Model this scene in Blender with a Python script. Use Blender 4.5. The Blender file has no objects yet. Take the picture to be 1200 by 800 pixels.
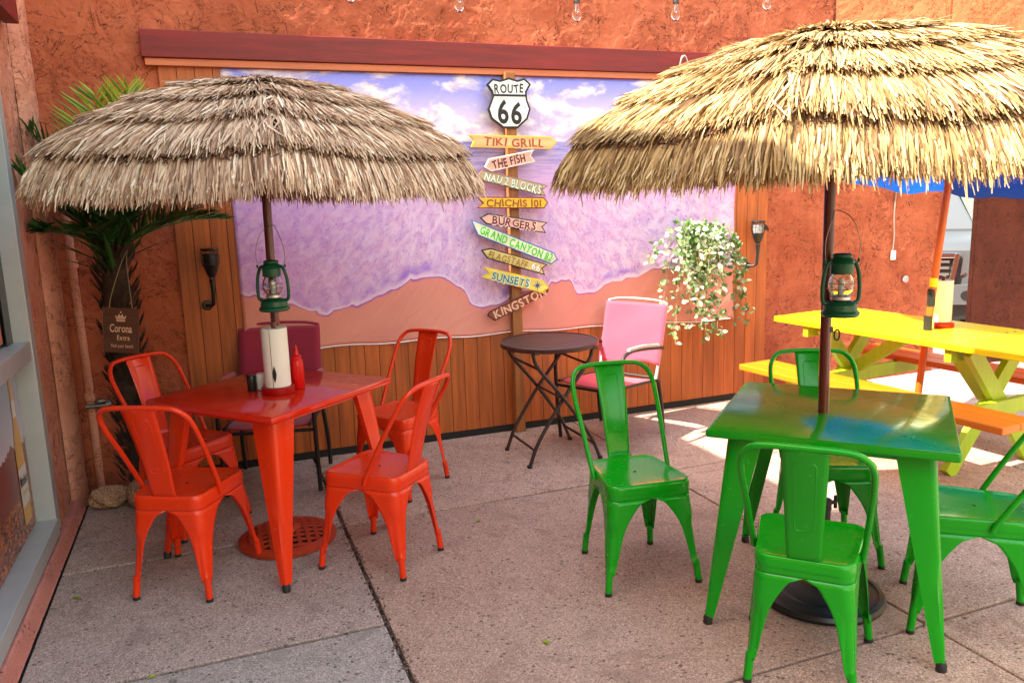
import bpy, bmesh, math, random
import numpy as np
from mathutils import Vector, Matrix

random.seed(7)
rng = np.random.default_rng(11)
S = bpy.context.scene
C = S.collection
R = math.radians

# ------------------------------------------------------------------ camera
PX_F, YAW, PITCH, ROLL, EYE = 923.76, 0.363, 0.1772, -0.0315, 1.5728
def cam_axes():
    cy, sy, cp, sp = math.cos(YAW), math.sin(YAW), math.cos(PITCH), math.sin(PITCH)
    f = Vector((sy*cp, cy*cp, -sp)); r = Vector((cy, -sy, 0)); u = r.cross(f)
    cr, sr = math.cos(ROLL), math.sin(ROLL)
    return f, r*cr + u*sr, u*cr - r*sr
CF, CR, CU = cam_axes()
cam = bpy.data.cameras.new('camera')
cam.sensor_width = 36; cam.lens = PX_F*36/1200; cam.clip_start = 0.05; cam.clip_end = 2000
camo = bpy.data.objects.new('camera', cam); C.objects.link(camo)
m = Matrix((CR, CU, -CF)).transposed().to_4x4(); m.translation = (0, 0, EYE)
camo.matrix_world = m
S.camera = camo

# ------------------------------------------------------------------ world, sun, exposure
SUN = Vector((1.0, 0.035, -1.18)).normalized()          # direction the light travels
EL = math.asin(-SUN.z)
w = bpy.data.worlds.new('World'); S.world = w; w.use_nodes = True
wn = w.node_tree; wn.nodes.clear()
sky = wn.nodes.new('ShaderNodeTexSky'); sky.sky_type = 'NISHITA'; sky.sun_disc = False
sky.sun_elevation = EL; sky.sun_rotation = math.atan2(-SUN.x, -SUN.y)
sky.air_density = 3.0; sky.dust_density = 2.0; sky.ozone_density = 0.0
bg = wn.nodes.new('ShaderNodeBackground'); bg.inputs[1].default_value = 0.15
wo = wn.nodes.new('ShaderNodeOutputWorld')
wn.links.new(sky.outputs[0], bg.inputs[0]); wn.links.new(bg.outputs[0], wo.inputs[0])
sl = bpy.data.lights.new('sun', 'SUN'); sl.energy = 3.9; sl.angle = R(0.53); sl.color = (1.0, 0.93, 0.80)
so = bpy.data.objects.new('sun', sl); C.objects.link(so)
so.rotation_euler = SUN.to_track_quat('-Z', 'Y').to_euler(); so.location = (-6, 0, 9)
S.view_settings.view_transform = 'Standard'; S.view_settings.look = 'None'
S.view_settings.exposure = 2.4; S.view_settings.gamma = 1.0; S.view_settings.use_curve_mapping = False
S.render.engine = 'CYCLES'
S.cycles.use_denoising = True
S.cycles.max_bounces = 7; S.cycles.diffuse_bounces = 4; S.cycles.glossy_bounces = 3
S.cycles.transmission_bounces = 6; S.cycles.transparent_max_bounces = 12
S.cycles.sample_clamp_indirect = 6

# ------------------------------------------------------------------ pixel helpers (directions only; distance from what a thing touches)
def ray(px, py): return CF + CR*((px-600)/PX_F) - CU*((py-400)/PX_F)
def at_z(px, py, z=0.0):
    d = ray(px, py); return Vector((0, 0, EYE)) + d*((z-EYE)/d.z)
def at_y(px, py, y):
    d = ray(px, py); return Vector((0, 0, EYE)) + d*(y/d.y)

WALL = 4.967          # plane of the mural wall (y)
LEFT = -0.80          # plane of the shop front (x)

# ------------------------------------------------------------------ materials
def _set(n, k, v):
    n.inputs[k].default_value = v
class NT:
    def __init__(s, name):
        s.m = bpy.data.materials.new(name); s.m.use_nodes = True
        s.t = s.m.node_tree; s.n = s.t.nodes
        s.b = s.n['Principled BSDF']
    def add(s, typ, **kw):
        n = s.n.new(typ)
        for k, v in kw.items(): setattr(n, k, v)
        return n
    def l(s, a, b): s.t.links.new(a, b)
    def val(s, x, sock):
        if isinstance(x, (int, float)): sock.default_value = x
        elif isinstance(x, (tuple, list)): sock.default_value = x if len(x) != 3 else (*x, 1) if sock.type == 'RGBA' else x
        else: s.l(x, sock)
    def math(s, op, a, b=0.0, c=0.0, clamp=False):
        n = s.add('ShaderNodeMath', operation=op, use_clamp=clamp)
        s.val(a, n.inputs[0]); s.val(b, n.inputs[1]); s.val(c, n.inputs[2])
        return n.outputs[0]
    def mix(s, f, a, b, blend='MIX'):
        n = s.add('ShaderNodeMix', data_type='RGBA', blend_type=blend)
        s.val(f, n.inputs[0]); s.val(a, n.inputs[6]); s.val(b, n.inputs[7])
        return n.outputs[2]
    def noise(s, vec, scale, detail=3, rough=0.55, dist=0.0):
        n = s.add('ShaderNodeTexNoise')
        if vec is not None: s.l(vec, n.inputs['Vector'])
        _set(n, 'Scale', scale); _set(n, 'Detail', detail); _set(n, 'Roughness', rough); _set(n, 'Distortion', dist)
        return n.outputs['Fac']
    def vor(s, vec, scale, feature='F1', out='Distance'):
        n = s.add('ShaderNodeTexVoronoi', feature=feature)
        if vec is not None: s.l(vec, n.inputs['Vector'])
        _set(n, 'Scale', scale)
        return n.outputs[out]
    def smooth(s, x, lo, hi, a=0.0, b=1.0):
        n = s.add('ShaderNodeMapRange', interpolation_type='SMOOTHSTEP')
        s.val(x, n.inputs[0])
        for i, v in zip((1, 2, 3, 4), (lo, hi, a, b)): n.inputs[i].default_value = v
        return n.outputs[0]
    def coord(s, kind='Object'):
        if kind == 'World': return s.add('ShaderNodeNewGeometry').outputs['Position']
        return s.add('ShaderNodeTexCoord').outputs[kind]
    def scale(s, vec, sc, loc=(0, 0, 0)):
        n = s.add('ShaderNodeMapping'); s.l(vec, n.inputs[0])
        n.inputs['Scale'].default_value = sc; n.inputs['Location'].default_value = loc
        return n.outputs[0]
    def sep(s, vec):
        n = s.add('ShaderNodeSeparateXYZ'); s.l(vec, n.inputs[0]); return n.outputs
    def comb(s, x, y, z):
        n = s.add('ShaderNodeCombineXYZ')
        for i, v in enumerate((x, y, z)): s.val(v, n.inputs[i])
        return n.outputs[0]
    def bump(s, h, dist=0.002, strength=1.0):
        n = s.add('ShaderNodeBump'); s.l(h, n.inputs['Height'])
        _set(n, 'Distance', dist); _set(n, 'Strength', strength)
        s.l(n.outputs[0], s.b.inputs['Normal']); return n
    def base(s, c): s.val(c, s.b.inputs['Base Color'])
    def p(s, **kw):
        for k, v in kw.items():
            s.val(v, s.b.inputs[k.replace('_', ' ')])
        return s
def rgb(r, g, b):     # sRGB 0-255 to linear
    f = lambda c: c/12.92 if c <= 0.04045 else ((c+0.055)/1.055)**2.4
    return (f(r/255), f(g/255), f(b/255))
def sc(c, k): return tuple(min(1, x*k) for x in c)

def paint(name, col, rough=0.16, coat=0.4, worn=0.12, metallic=0.0):
    t = NT(name); v = t.coord('Object')
    n = t.noise(v, 5, 3, 0.5); f = t.noise(v, 26, 6, 0.7)
    scuff = t.math('MULTIPLY', t.smooth(t.noise(t.scale(v, (1, 1, 0.35)), 70, 4, 0.7), 0.66, 0.74), worn)
    c = t.mix(t.math('MULTIPLY', t.smooth(n, 0.35, 0.7), 0.12), (*col, 1), (*sc(col, 0.75), 1))
    c = t.mix(scuff, c, (*sc(col, 0.45), 1))
    chip = t.math('MULTIPLY', t.smooth(t.noise(v, 95, 3, 0.6), 0.735, 0.75), t.smooth(t.noise(v, 6, 2), 0.45, 0.6))
    c = t.mix(t.math('MULTIPLY', chip, min(1.0, worn*6)), c, (0.10, 0.075, 0.06, 1))
    up = t.sep(t.add('ShaderNodeNewGeometry').outputs['Normal'])[2]
    dust = t.math('MULTIPLY', t.math('MULTIPLY', t.smooth(up, 0.6, 0.95), t.smooth(t.noise(v, 11, 6, 0.7), 0.42, 0.75)), 0.05)
    t.base(t.mix(dust, c, (0.45, 0.38, 0.32, 1)))
    rr = t.math('ADD', t.math('MULTIPLY', t.smooth(f, 0.4, 0.75), 0.14), rough)
    t.p(Roughness=rr, Metallic=metallic, Coat_Weight=coat*0.25, Coat_Roughness=0.06)
    t.b.inputs['Specular IOR Level'].default_value = 0.34
    t.bump(n, 0.002, 0.12)
    return t.m
def plain(name, col, rough=0.5, metallic=0.0, var=0.2, scale=30, bump=0.0, coat=0.0, dist=0.001):
    t = NT(name); v = t.coord('Object'); n = t.noise(v, scale, 5, 0.6)
    t.base(t.mix(n, (*sc(col, 1-var), 1), (*sc(col, 1+var), 1)))
    t.p(Roughness=rough, Metallic=metallic, Coat_Weight=coat)
    if bump: t.bump(n, dist, bump)
    return t.m
def fabric(name, col, scale=420, rough=0.85):
    t = NT(name); v = t.coord('Object'); x, y, z = t.sep(v)
    a = t.math('SINE', t.math('MULTIPLY', x, scale)); b = t.math('SINE', t.math('MULTIPLY', t.math('ADD', z, y), scale))
    wv = t.math('MULTIPLY_ADD', t.math('MULTIPLY', a, b), 0.5, 0.5)
    st = t.noise(t.scale(v, (40, 40, 160)), 2, 3)
    c = t.mix(st, (*sc(col, 0.7), 1), (*sc(col, 1.25), 1))
    t.base(t.mix(t.math('MULTIPLY', wv, 0.25), c, (*sc(col, 0.5), 1)))
    t.p(Roughness=rough); t.b.inputs['Sheen Weight'].default_value = 0.2
    t.bump(t.math('ADD', t.math('MULTIPLY', wv, 0.4), t.noise(v, 9, 3)), 0.002, 0.5)
    return t.m
def wood(name, col, axis=2, rough=0.55, var=0.45, rnd=0.25, coat=0.0, flat=False):
    """painted or stained timber, grain along the given object axis"""
    t = NT(name); v = t.coord('Object')
    s = [38, 38, 38]; s[axis] = 2.2
    oi = t.add('ShaderNodeObjectInfo').outputs['Random']
    off = t.comb(t.math('MULTIPLY', oi, 13), t.math('MULTIPLY', oi, 7), t.math('MULTIPLY', oi, 29))
    va = t.add('ShaderNodeVectorMath', operation='ADD'); t.l(v, va.inputs[0]); t.l(off, va.inputs[1])
    g = t.noise(t.scale(va.outputs[0], s), 1.0, 6, 0.65, 0.6)
    g2 = t.noise(t.scale(va.outputs[0], [k*0.25 for k in s]), 1.0, 3, 0.5)
    k = t.math('ADD', t.math('MULTIPLY', g, 0.6), t.math('MULTIPLY', g2, 0.4))
    c = t.mix(t.smooth(k, 0.3, 0.7), (*sc(col, 1-var), 1), (*sc(col, 1+var*0.7), 1))
    t.base(t.mix(t.math('MULTIPLY', oi, rnd), c, (*sc(col, 0.55), 1)))
    t.p(Roughness=rough, Coat_Weight=coat); t.bump(g, 0.0015, 0.5)
    return t.m

def stucco_mat(name, col, dark):
    t = NT(name); v = t.coord('World')
    n = t.noise(v, 3.2, 5, 0.62, 0.8); n2 = t.noise(v, 26, 4, 0.6); n3 = t.noise(v, 0.9, 3)
    c = t.mix(t.smooth(n, 0.3, 0.72), (*dark, 1), (*col, 1))
    c = t.mix(t.math('MULTIPLY', t.smooth(n2, 0.55, 0.8), 0.25), c, (*sc(col, 1.3), 1))
    c = t.mix(t.math('MULTIPLY', t.smooth(n3, 0.5, 0.75), 0.35), c, (*sc(dark, 0.8), 1))
    # ragged trowel laps: thin broken contour lines, with a step on one side
    k1 = t.noise(v, 5.5, 6, 0.62, 1.4); k2 = t.noise(t.scale(v, (1.0, 1.0, 1.6), (3.1, 0, 1.7)), 8.5, 5, 0.62, 1.6)
    brk = t.smooth(t.noise(v, 3.4, 6, 0.75), 0.44, 0.54)
    brk2 = t.smooth(t.noise(t.scale(v, (1, 1, 1), (7, 2, 5)), 4.2, 6, 0.75), 0.47, 0.56)
    l1 = t.math('MULTIPLY', t.smooth(t.math('ABSOLUTE', t.math('SUBTRACT', k1, 0.5)), 0.004, 0.012, 1, 0), brk)
    l2 = t.math('MULTIPLY', t.smooth(t.math('ABSOLUTE', t.math('SUBTRACT', k2, 0.47)), 0.004, 0.013, 1, 0), brk2)
    ln = t.math('MAXIMUM', l1, l2)
    c = t.mix(t.math('MULTIPLY', ln, 0.80), c, (*sc(dark, 0.14), 1))  # crevice shade and lodged dirt painted along the laps
    wz = t.sep(v)[2]
    dirt = t.math('MULTIPLY', t.smooth(t.math('ADD', wz, t.math('MULTIPLY', t.noise(v, 4, 4), 0.35)), 0.45, 0.12), 0.45)
    c = t.mix(dirt, c, (*sc(dark, 0.45), 1))
    strk = t.math('MULTIPLY', t.smooth(t.noise(t.scale(v, (7, 7, 0.5)), 1.0, 4, 0.6), 0.56, 0.75), 0.28)
    c = t.mix(strk, c, (*sc(dark, 0.6), 1))
    t.base(c); t.p(Roughness=0.85)
    t.b.inputs['Specular IOR Level'].default_value = 0.2
    st = t.math('ADD', t.math('MULTIPLY', t.smooth(k1, 0.495, 0.515), brk), t.math('MULTIPLY', t.smooth(k2, 0.465, 0.485), brk2))
    h = t.math('ADD', t.math('MULTIPLY', st, 1.0), t.math('MULTIPLY', n2, 0.22))
    h = t.math('SUBTRACT', h, t.math('MULTIPLY', ln, 0.7))
    t.bump(t.math('ADD', h, t.math('MULTIPLY', t.noise(v, 170, 3), 0.10)), 0.006, 0.45)
    return t.m

def concrete_mat(name, a, b, rnd=0.3, spk=1.0):
    t = NT(name); v = t.coord('World'); oi = t.add('ShaderNodeObjectInfo').outputs['Random']
    big = t.noise(v, 1.3, 5, 0.6, 0.4); mid = t.noise(v, 9, 5, 0.65); fine = t.noise(v, 130, 4, 0.7); grit = t.noise(v, 330, 2, 0.8)
    c = t.mix(t.smooth(big, 0.3, 0.7), (*a, 1), (*b, 1))
    c = t.mix(t.math('MULTIPLY', t.smooth(mid, 0.42, 0.72), 0.5), c, (*sc(a, 0.60), 1))
    cell = t.add('ShaderNodeTexVoronoi'); t.l(v, cell.inputs['Vector']); _set(cell, 'Scale', 230)
    cr_ = t.sep(cell.outputs['Color'])
    c = t.mix(t.math('MULTIPLY', t.smooth(cr_[0], 0.62, 0.95), 0.75*spk), c, (*sc(b, 1.75), 1))
    c = t.mix(t.math('MULTIPLY', t.smooth(cr_[1], 0.66, 0.92), 0.78*spk), c, (*sc(a, 0.30), 1))
    c = t.mix(t.math('MULTIPLY', t.smooth(fine, 0.45, 0.66), 0.35*spk), c, (*sc(b, 1.25), 1))
    c = t.mix(t.math('MULTIPLY', t.smooth(grit, 0.56, 0.72), 0.6*spk), c, (*sc(a, 0.28), 1))
    pit = t.math('MULTIPLY', t.smooth(t.math('ADD', t.vor(v, 30), t.math('MULTIPLY', t.noise(v, 140, 2), 0.12)), 0.20, 0.30, 1, 0), t.smooth(t.noise(v, 7, 3, 0.7), 0.44, 0.52))
    c = t.mix(t.math('MULTIPLY', pit, 0.82), c, (*sc(a, 0.16), 1))
    stain = t.math('MULTIPLY', t.smooth(t.noise(v, 3.1, 6, 0.7, 1.5), 0.56, 0.68), 0.4)
    c = t.mix(stain, c, (*sc(a, 0.5), 1))
    gum = t.add('ShaderNodeTexVoronoi'); t.l(v, gum.inputs['Vector']); _set(gum, 'Scale', 5.5)
    gsel = t.smooth(t.sep(gum.outputs['Color'])[0], 0.62, 0.64)
    spot = t.math('MULTIPLY', t.smooth(t.math('ADD', gum.outputs['Distance'], t.math('MULTIPLY', t.noise(v, 40, 3), 0.06)), 0.085, 0.10, 1, 0), gsel)
    c = t.mix(t.math('MULTIPLY', spot, 0.62*spk), c, (*sc(a, 0.22), 1))
    drip = t.math('MULTIPLY', t.smooth(t.noise(v, 1.5, 7, 0.72, 2.0), 0.54, 0.62), 0.42*spk)
    c = t.mix(drip, c, (*sc(a, 0.55), 1))
    c = t.mix(t.math('MULTIPLY', oi, rnd), c, (*sc(a, 0.7), 1))
    t.base(c); t.p(Roughness=0.86)
    t.b.inputs['Specular IOR Level'].default_value = 0.3
    h = t.math('ADD', t.math('MULTIPLY', fine, 0.5), t.math('MULTIPLY', mid, 1.2))
    h = t.math('SUBTRACT', h, t.math('MULTIPLY', pit, 0.8))
    t.bump(h, 0.004, 0.6)
    return t.m

M = {}
M['red'] = paint('red_enamel', (0.74, 0.036, 0.005), 0.17, 0.3)
M['green'] = paint('green_enamel', (0.004, 0.29, 0.006), 0.17, 0.3)
M['green_table'] = paint('green_table_enamel', (0.005, 0.25, 0.006), 0.12, 0.4)
M['red_table'] = paint('red_table_enamel', (0.62, 0.018, 0.004), 0.09, 0.5)
M['rubber'] = plain('black_rubber', (0.012, 0.012, 0.012), 0.6)
M['stucco'] = stucco_mat('terracotta_stucco', rgb(184, 101, 70), rgb(158, 79, 53))
M['stucco_pier'] = stucco_mat('faded_pink_stucco', rgb(216, 150, 126), rgb(190, 118, 94))
M['stucco_light'] = stucco_mat('orange_stucco', rgb(190, 104, 68), rgb(174, 90, 56))
M['slab'] = concrete_mat('brown_concrete', rgb(164, 128, 112), rgb(184, 150, 134))
M['slab_grey'] = concrete_mat('grey_concrete', rgb(160, 134, 124), rgb(176, 152, 142))
M['slab_pale'] = concrete_mat('pale_concrete', rgb(156, 138, 132), rgb(172, 154, 146))
M['joint'] = plain('joint_dirt', (0.055, 0.042, 0.035), 0.95, var=0.6, scale=60, bump=0.8, dist=0.006)
M['asphalt'] = concrete_mat('asphalt', (0.07, 0.066, 0.064), (0.1, 0.095, 0.09), 0.0, 0.6)
M['curb'] = concrete_mat('pink_painted_kerb', rgb(196, 128, 116), rgb(178, 108, 96), 0.1, 0.4)
M['plank'] = wood('stained_plank', rgb(182, 92, 36), 2, 0.5, 0.42, 0.3)
M['beam'] = wood('dark_red_timber', rgb(118, 18, 16), 0, 0.6, 0.4, 0.1)
M['trim'] = wood('tan_trim', rgb(200, 112, 74), 0, 0.6, 0.2, 0.1)
M['post'] = wood('brown_post', rgb(150, 92, 44), 2, 0.65, 0.45, 0.1)
M['pole'] = wood('mahogany_pole', rgb(92, 26, 16), 2, 0.3, 0.35, 0.1, coat=0.5)
M['orange_pole'] = wood('orange_pole', rgb(205, 92, 18), 2, 0.4, 0.25, 0.1, coat=0.2)
M['yellow'] = wood('yellow_painted_board', rgb(232, 200, 6), 1, 0.45, 0.2, 0.15)
M['orange'] = wood('orange_painted_board', rgb(226, 112, 10), 1, 0.42, 0.12, 0.1)
M['rust_orange'] = wood('red_orange_painted_board', rgb(205, 84, 22), 1, 0.45, 0.15, 0.1)
M['lime'] = wood('lime_painted_board', rgb(158, 186, 24), 2, 0.45, 0.12, 0.15)
M['dark_metal'] = plain('dark_brown_metal', rgb(48, 34, 32), 0.4, 0.0, 0.3, 40, 0.2)
M['slat'] = wood('dark_brown_slat', rgb(74, 44, 38), 0, 0.45, 0.3, 0.2)
M['black'] = plain('black_plastic', (0.012, 0.012, 0.014), 0.35, 0, 0.3, 20)
M['black_iron'] = plain('black_iron', (0.02, 0.019, 0.019), 0.45, 0.3, 0.3, 20, 0.3)
M['silver'] = plain('brushed_silver', (0.62, 0.6, 0.56), 0.35, 0.9, 0.1, 50)
M['alu'] = plain('grey_aluminium', (0.42, 0.42, 0.43), 0.45, 0.25, 0.12, 12, 0.1)
M['white_frame'] = plain('off_white_frame', (0.42, 0.40, 0.36), 0.4, 0.4, 0.1)
M['rust_red'] = plain('rusty_red_iron', rgb(168, 52, 20), 0.55, 0.1, 0.3, 30, 0.4, dist=0.003)
M['lantern'] = paint('lantern_green', (0.004, 0.085, 0.04), 0.3, 0.4, 0.2)
M['wire'] = plain('steel_wire', (0.25, 0.25, 0.24), 0.4, 0.8)
M['paper'] = plain('paper_towel', (0.82, 0.78, 0.72), 0.9, 0, 0.05, 90, 0.5)
M['paper_yellow'] = plain('cream_paper_towel', (0.85, 0.78, 0.45), 0.9, 0, 0.05, 90, 0.5)
M['ketchup'] = paint('ketchup_red', rgb(206, 12, 8), 0.3, 0.3)
M['tray'] = paint('tray_red', rgb(160, 10, 8), 0.35, 0.3)
M['white'] = plain('white_plastic', (0.8, 0.79, 0.76), 0.4, 0, 0.04)
M['pink'] = fabric('pink_sling', rgb(222, 62, 84))
M['maroon'] = fabric('maroon_sling', rgb(152, 26, 56))
M['blue'] = fabric('blue_canvas', rgb(16, 100, 225), 900)
_t = M['blue'].node_tree; _tr = _t.nodes.new('ShaderNodeBsdfTranslucent'); _tr.inputs[0].default_value = (*rgb(20, 110, 235), 1); _mx = _t.nodes.new('ShaderNodeMixShader'); _mx.inputs[0].default_value = 0.5
_t.links.new(_t.nodes['Principled BSDF'].outputs[0], _mx.inputs[1]); _t.links.new(_tr.outputs[0], _mx.inputs[2]); _t.links.new(_mx.outputs[0], _t.nodes['Material Output'].inputs[0])
M['rock'] = concrete_mat('river_rock', rgb(128, 96, 78), rgb(172, 134, 108), 0.0, 1.0)
M['palm_bark'] = plain('palm_bark', (0.05, 0.03, 0.02), 0.9, 0, 0.6, 30, 0.9, dist=0.01)
M['wood_sign'] = wood('dark_wood_board', rgb(84, 46, 28), 0, 0.55, 0.35, 0.0)
M['terracotta'] = plain('clay_pot', rgb(176, 120, 82), 0.8, 0, 0.2, 30, 0.3)
M['gap'] = plain('black_flashing', (0.01, 0.008, 0.007), 0.8)

def glass(name, col=(0.9, 0.93, 0.92), rough=0.02):
    t = NT(name); t.base((*col, 1)); t.p(Roughness=rough, Transmission_Weight=1.0, IOR=1.45)
    return t.m
M['glass'] = glass('clear_glass')
t = NT('shop_glass'); t.base((0.03, 0.035, 0.04, 1)); t.p(Roughness=0.06, Coat_Weight=0.3); M['shop_glass'] = t.m

def straw_mat(name, stops):
    t = NT(name); g = t.add('ShaderNodeNewGeometry').outputs['Random Per Island']
    r = t.add('ShaderNodeValToRGB'); t.l(g, r.inputs[0])
    el = r.color_ramp.elements
    el[0].position, el[0].color = stops[0][0], (*stops[0][1], 1)
    el[1].position, el[1].color = stops[-1][0], (*stops[-1][1], 1)
    for p, c in stops[1:-1]:
        e = el.new(p); e.color = (*c, 1)
    v = t.coord('Object')
    c = t.mix(t.math('MULTIPLY', t.smooth(t.noise(v, 3, 3), 0.4, 0.7), 0.28), r.outputs[0], (*rgb(150, 105, 66), 1))
    t.base(c); t.p(Roughness=0.65); t.b.inputs['Specular IOR Level'].default_value = 0.3
    # blades let some light through
    tr = t.add('ShaderNodeBsdfTranslucent'); t.l(c, tr.inputs[0])
    mx = t.add('ShaderNodeMixShader'); mx.inputs[0].default_value = 0.18
    t.l(t.b.outputs[0], mx.inputs[1]); t.l(tr.outputs[0], mx.inputs[2])
    t.l(mx.outputs[0], t.n['Material Output'].inputs[0])
    return t.m
M['straw'] = straw_mat('dry_straw', [(0.0, rgb(84, 56, 34)), (0.16, rgb(136, 102, 62)), (0.45, rgb(172, 140, 90)), (0.75, rgb(192, 162, 108)), (1.0, rgb(214, 192, 150))])
M['straw_grey'] = straw_mat('pale_straw', [(0.0, rgb(98, 66, 48)), (0.14, rgb(160, 122, 96)), (0.42, rgb(202, 166, 138)), (0.75, rgb(220, 190, 160)), (1.0, rgb(240, 224, 202))])  # paler, pinker straw tones for the umbrella over the red table
M['cord'] = plain('brown_stitch_cord', rgb(74, 42, 26), 0.9, 0, 0.5, 60, 0.5)
M['lining'] = plain('brown_lining', rgb(70, 48, 32), 0.95, 0, 0.3)

def leaf_mat(name, a, b, c=None, trans=0.25, rough=0.45):
    t = NT(name); g = t.add('ShaderNodeNewGeometry').outputs['Random Per Island']
    col = t.mix(g, (*a, 1), (*b, 1))
    if c: col = t.mix(t.smooth(g, 0.62, 0.7), col, (*c, 1))
    t.base(col); t.p(Roughness=rough)
    tr = t.add('ShaderNodeBsdfTranslucent'); t.l(col, tr.inputs[0])
    mx = t.add('ShaderNodeMixShader'); mx.inputs[0].default_value = trans
    t.l(t.b.outputs[0], mx.inputs[1]); t.l(tr.outputs[0], mx.inputs[2])
    t.l(mx.outputs[0], t.n['Material Output'].inputs[0])
    return t.m
M['palm_leaf'] = leaf_mat('palm_leaf', rgb(18, 58, 26), rgb(60, 112, 40))
M['palm_leaf_young'] = leaf_mat('young_palm_leaf', rgb(96, 132, 30), rgb(168, 178, 52))
M['pothos'] = leaf_mat('variegated_leaf', rgb(72, 106, 50), rgb(142, 166, 100), rgb(200, 210, 172), 0.2)
M['vine'] = plain('pale_vine', rgb(150, 138, 104), 0.7)

# ------------------------------------------------------------------ mesh building
class MB:
    def __init__(s): s.v = []; s.f = []; s.mi = []; s.cur = 0
    def add(s, vs, fs):
        o = len(s.v); s.v += [tuple(v) for v in vs]
        for f in fs: s.f.append(tuple(i+o for i in f)); s.mi.append(s.cur)
        return s
    def box(s, c, d, rot=None):
        x, y, z = d[0]/2, d[1]/2, d[2]/2
        vs = [Vector((i*x, j*y, k*z)) for i in (-1, 1) for j in (-1, 1) for k in (-1, 1)]
        if rot is not None: vs = [rot @ v for v in vs]
        vs = [v + Vector(c) for v in vs]
        return s.add(vs, [(0, 1, 3, 2), (4, 6, 7, 5), (0, 4, 5, 1), (2, 3, 7, 6), (0, 2, 6, 4), (1, 5, 7, 3)])
    def b2(s, x0, x1, y0, y1, z0, z1):
        return s.box(((x0+x1)/2, (y0+y1)/2, (z0+z1)/2), (abs(x1-x0), abs(y1-y0), abs(z1-z0)))
    def beam(s, a, b, wx, wy, up=Vector((0, 0, 1))):
        a, b = Vector(a), Vector(b); d = (b-a).normalized()
        x = d.cross(up)
        if x.length < 1e-4: x = Vector((1, 0, 0))
        x.normalize(); y = x.cross(d).normalized()
        ring = [(-1, -1), (1, -1), (1, 1), (-1, 1)]
        vs = [p + x*(i*wx/2) + y*(j*wy/2) for p in (a, b) for i, j in ring]
        return s.add(vs, [(3, 2, 1, 0), (4, 5, 6, 7)] + [(i, (i+1) % 4, 4+(i+1) % 4, 4+i) for i in range(4)])
    def tube(s, pts, r, n=8, caps=True, closed=False):
        pts = [Vector(p) for p in pts]; k = len(pts)
        rr = r if isinstance(r, (list, tuple)) else [r]*k
        prev = None; rings = []
        for i, p in enumerate(pts):
            if closed: d = pts[(i+1) % k] - pts[i-1]
            else: d = pts[min(i+1, k-1)] - pts[max(i-1, 0)]
            d.normalize()
            if prev is None:
                x = d.cross(Vector((0, 0, 1)))
                if x.length < 1e-3: x = d.cross(Vector((0, 1, 0)))
            else: x = prev - d*prev.dot(d)
            x.normalize(); prev = x; y = d.cross(x)
            rings.append([p + (x*math.cos(2*math.pi*j/n) + y*math.sin(2*math.pi*j/n))*rr[i] for j in range(n)])
        return s.loft(rings, caps, closed)
    def loft(s, rings, caps=True, closed=False):
        n = len(rings[0]); vs = [v for rg in rings for v in rg]; fs = []
        k = len(rings)
        for i in range(k if closed else k-1):
            a, b = i*n, ((i+1) % k)*n
            for j in range(n): fs.append((a+j, a+(j+1) % n, b+(j+1) % n, b+j))
        if caps and not closed:
            fs.append(tuple(reversed(range(n)))); fs.append(tuple(range((k-1)*n, k*n)))
        return s.add(vs, fs)
    def lathe(s, prof, n=24, c=(0, 0, 0), caps=True):
        rings = [[Vector((c[0]+r*math.cos(2*math.pi*j/n), c[1]+r*math.sin(2*math.pi*j/n), c[2]+z)) for j in range(n)] for r, z in prof]
        return s.loft(rings, caps)
    def prism(s, poly, off):          # poly: list of 3D points, off: extrusion vector
        n = len(poly); a = [Vector(p) for p in poly]; b = [p + Vector(off) for p in a]
        return s.add(a+b, [tuple(range(n)), tuple(range(2*n-1, n-1, -1))] + [(i, n+i, n+(i+1) % n, (i+1) % n) for i in range(n)])
    def mesh(s, name):
        me = bpy.data.meshes.new(name); me.from_pydata(s.v, [], s.f)
        bm = bmesh.new(); bm.from_mesh(me); bmesh.ops.recalc_face_normals(bm, faces=bm.faces); bm.to_mesh(me); bm.free()
        return me
    def build(s, name, mat, parent=None, smooth=None, bevel=0, mats=None, seg=2):
        me = s.mesh(name)
        if mats:
            for x in mats: me.materials.append(M[x])
            me.polygons.foreach_set('material_index', s.mi)
        else: me.materials.append(M[mat] if isinstance(mat, str) else mat)
        return finish(name, me, parent, smooth, bevel, seg)
def finish(name, me, parent=None, smooth=None, bevel=0, seg=2):
    if smooth is not None:
        me.polygons.foreach_set('use_smooth', [True]*len(me.polygons))
        me.set_sharp_from_angle(angle=R(smooth))
    o = bpy.data.objects.new(name, me); C.objects.link(o)
    if bevel:
        b = o.modifiers.new('bevel', 'BEVEL'); b.width = bevel; b.segments = seg; b.limit_method = 'ANGLE'; b.angle_limit = R(40)
    if parent: o.parent = parent
    return o
def arrays(name, V, F, mat, parent=None, smooth=False):
    """fast mesh from numpy arrays (all faces the same size)"""
    me = bpy.data.meshes.new(name); nv, nf, k = len(V), len(F), F.shape[1]
    me.vertices.add(nv); me.vertices.foreach_set('co', np.ascontiguousarray(V, dtype=np.float32).ravel())
    me.loops.add(nf*k); me.loops.foreach_set('vertex_index', np.ascontiguousarray(F, dtype=np.int32).ravel())
    me.polygons.add(nf); me.polygons.foreach_set('loop_start', np.arange(0, nf*k, k, dtype=np.int32))
    me.polygons.foreach_set('use_smooth', np.full(nf, smooth))
    me.update(); me.validate()
    me.materials.append(M[mat] if isinstance(mat, str) else mat)
    o = bpy.data.objects.new(name, me); C.objects.link(o)
    if parent: o.parent = parent
    return o
def tag(o, label=None, cat=None, group=None, kind=None):
    if label: o['label'] = label
    if cat: o['category'] = cat
    if group: o['group'] = group
    if kind: o['kind'] = kind
    return o
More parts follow.
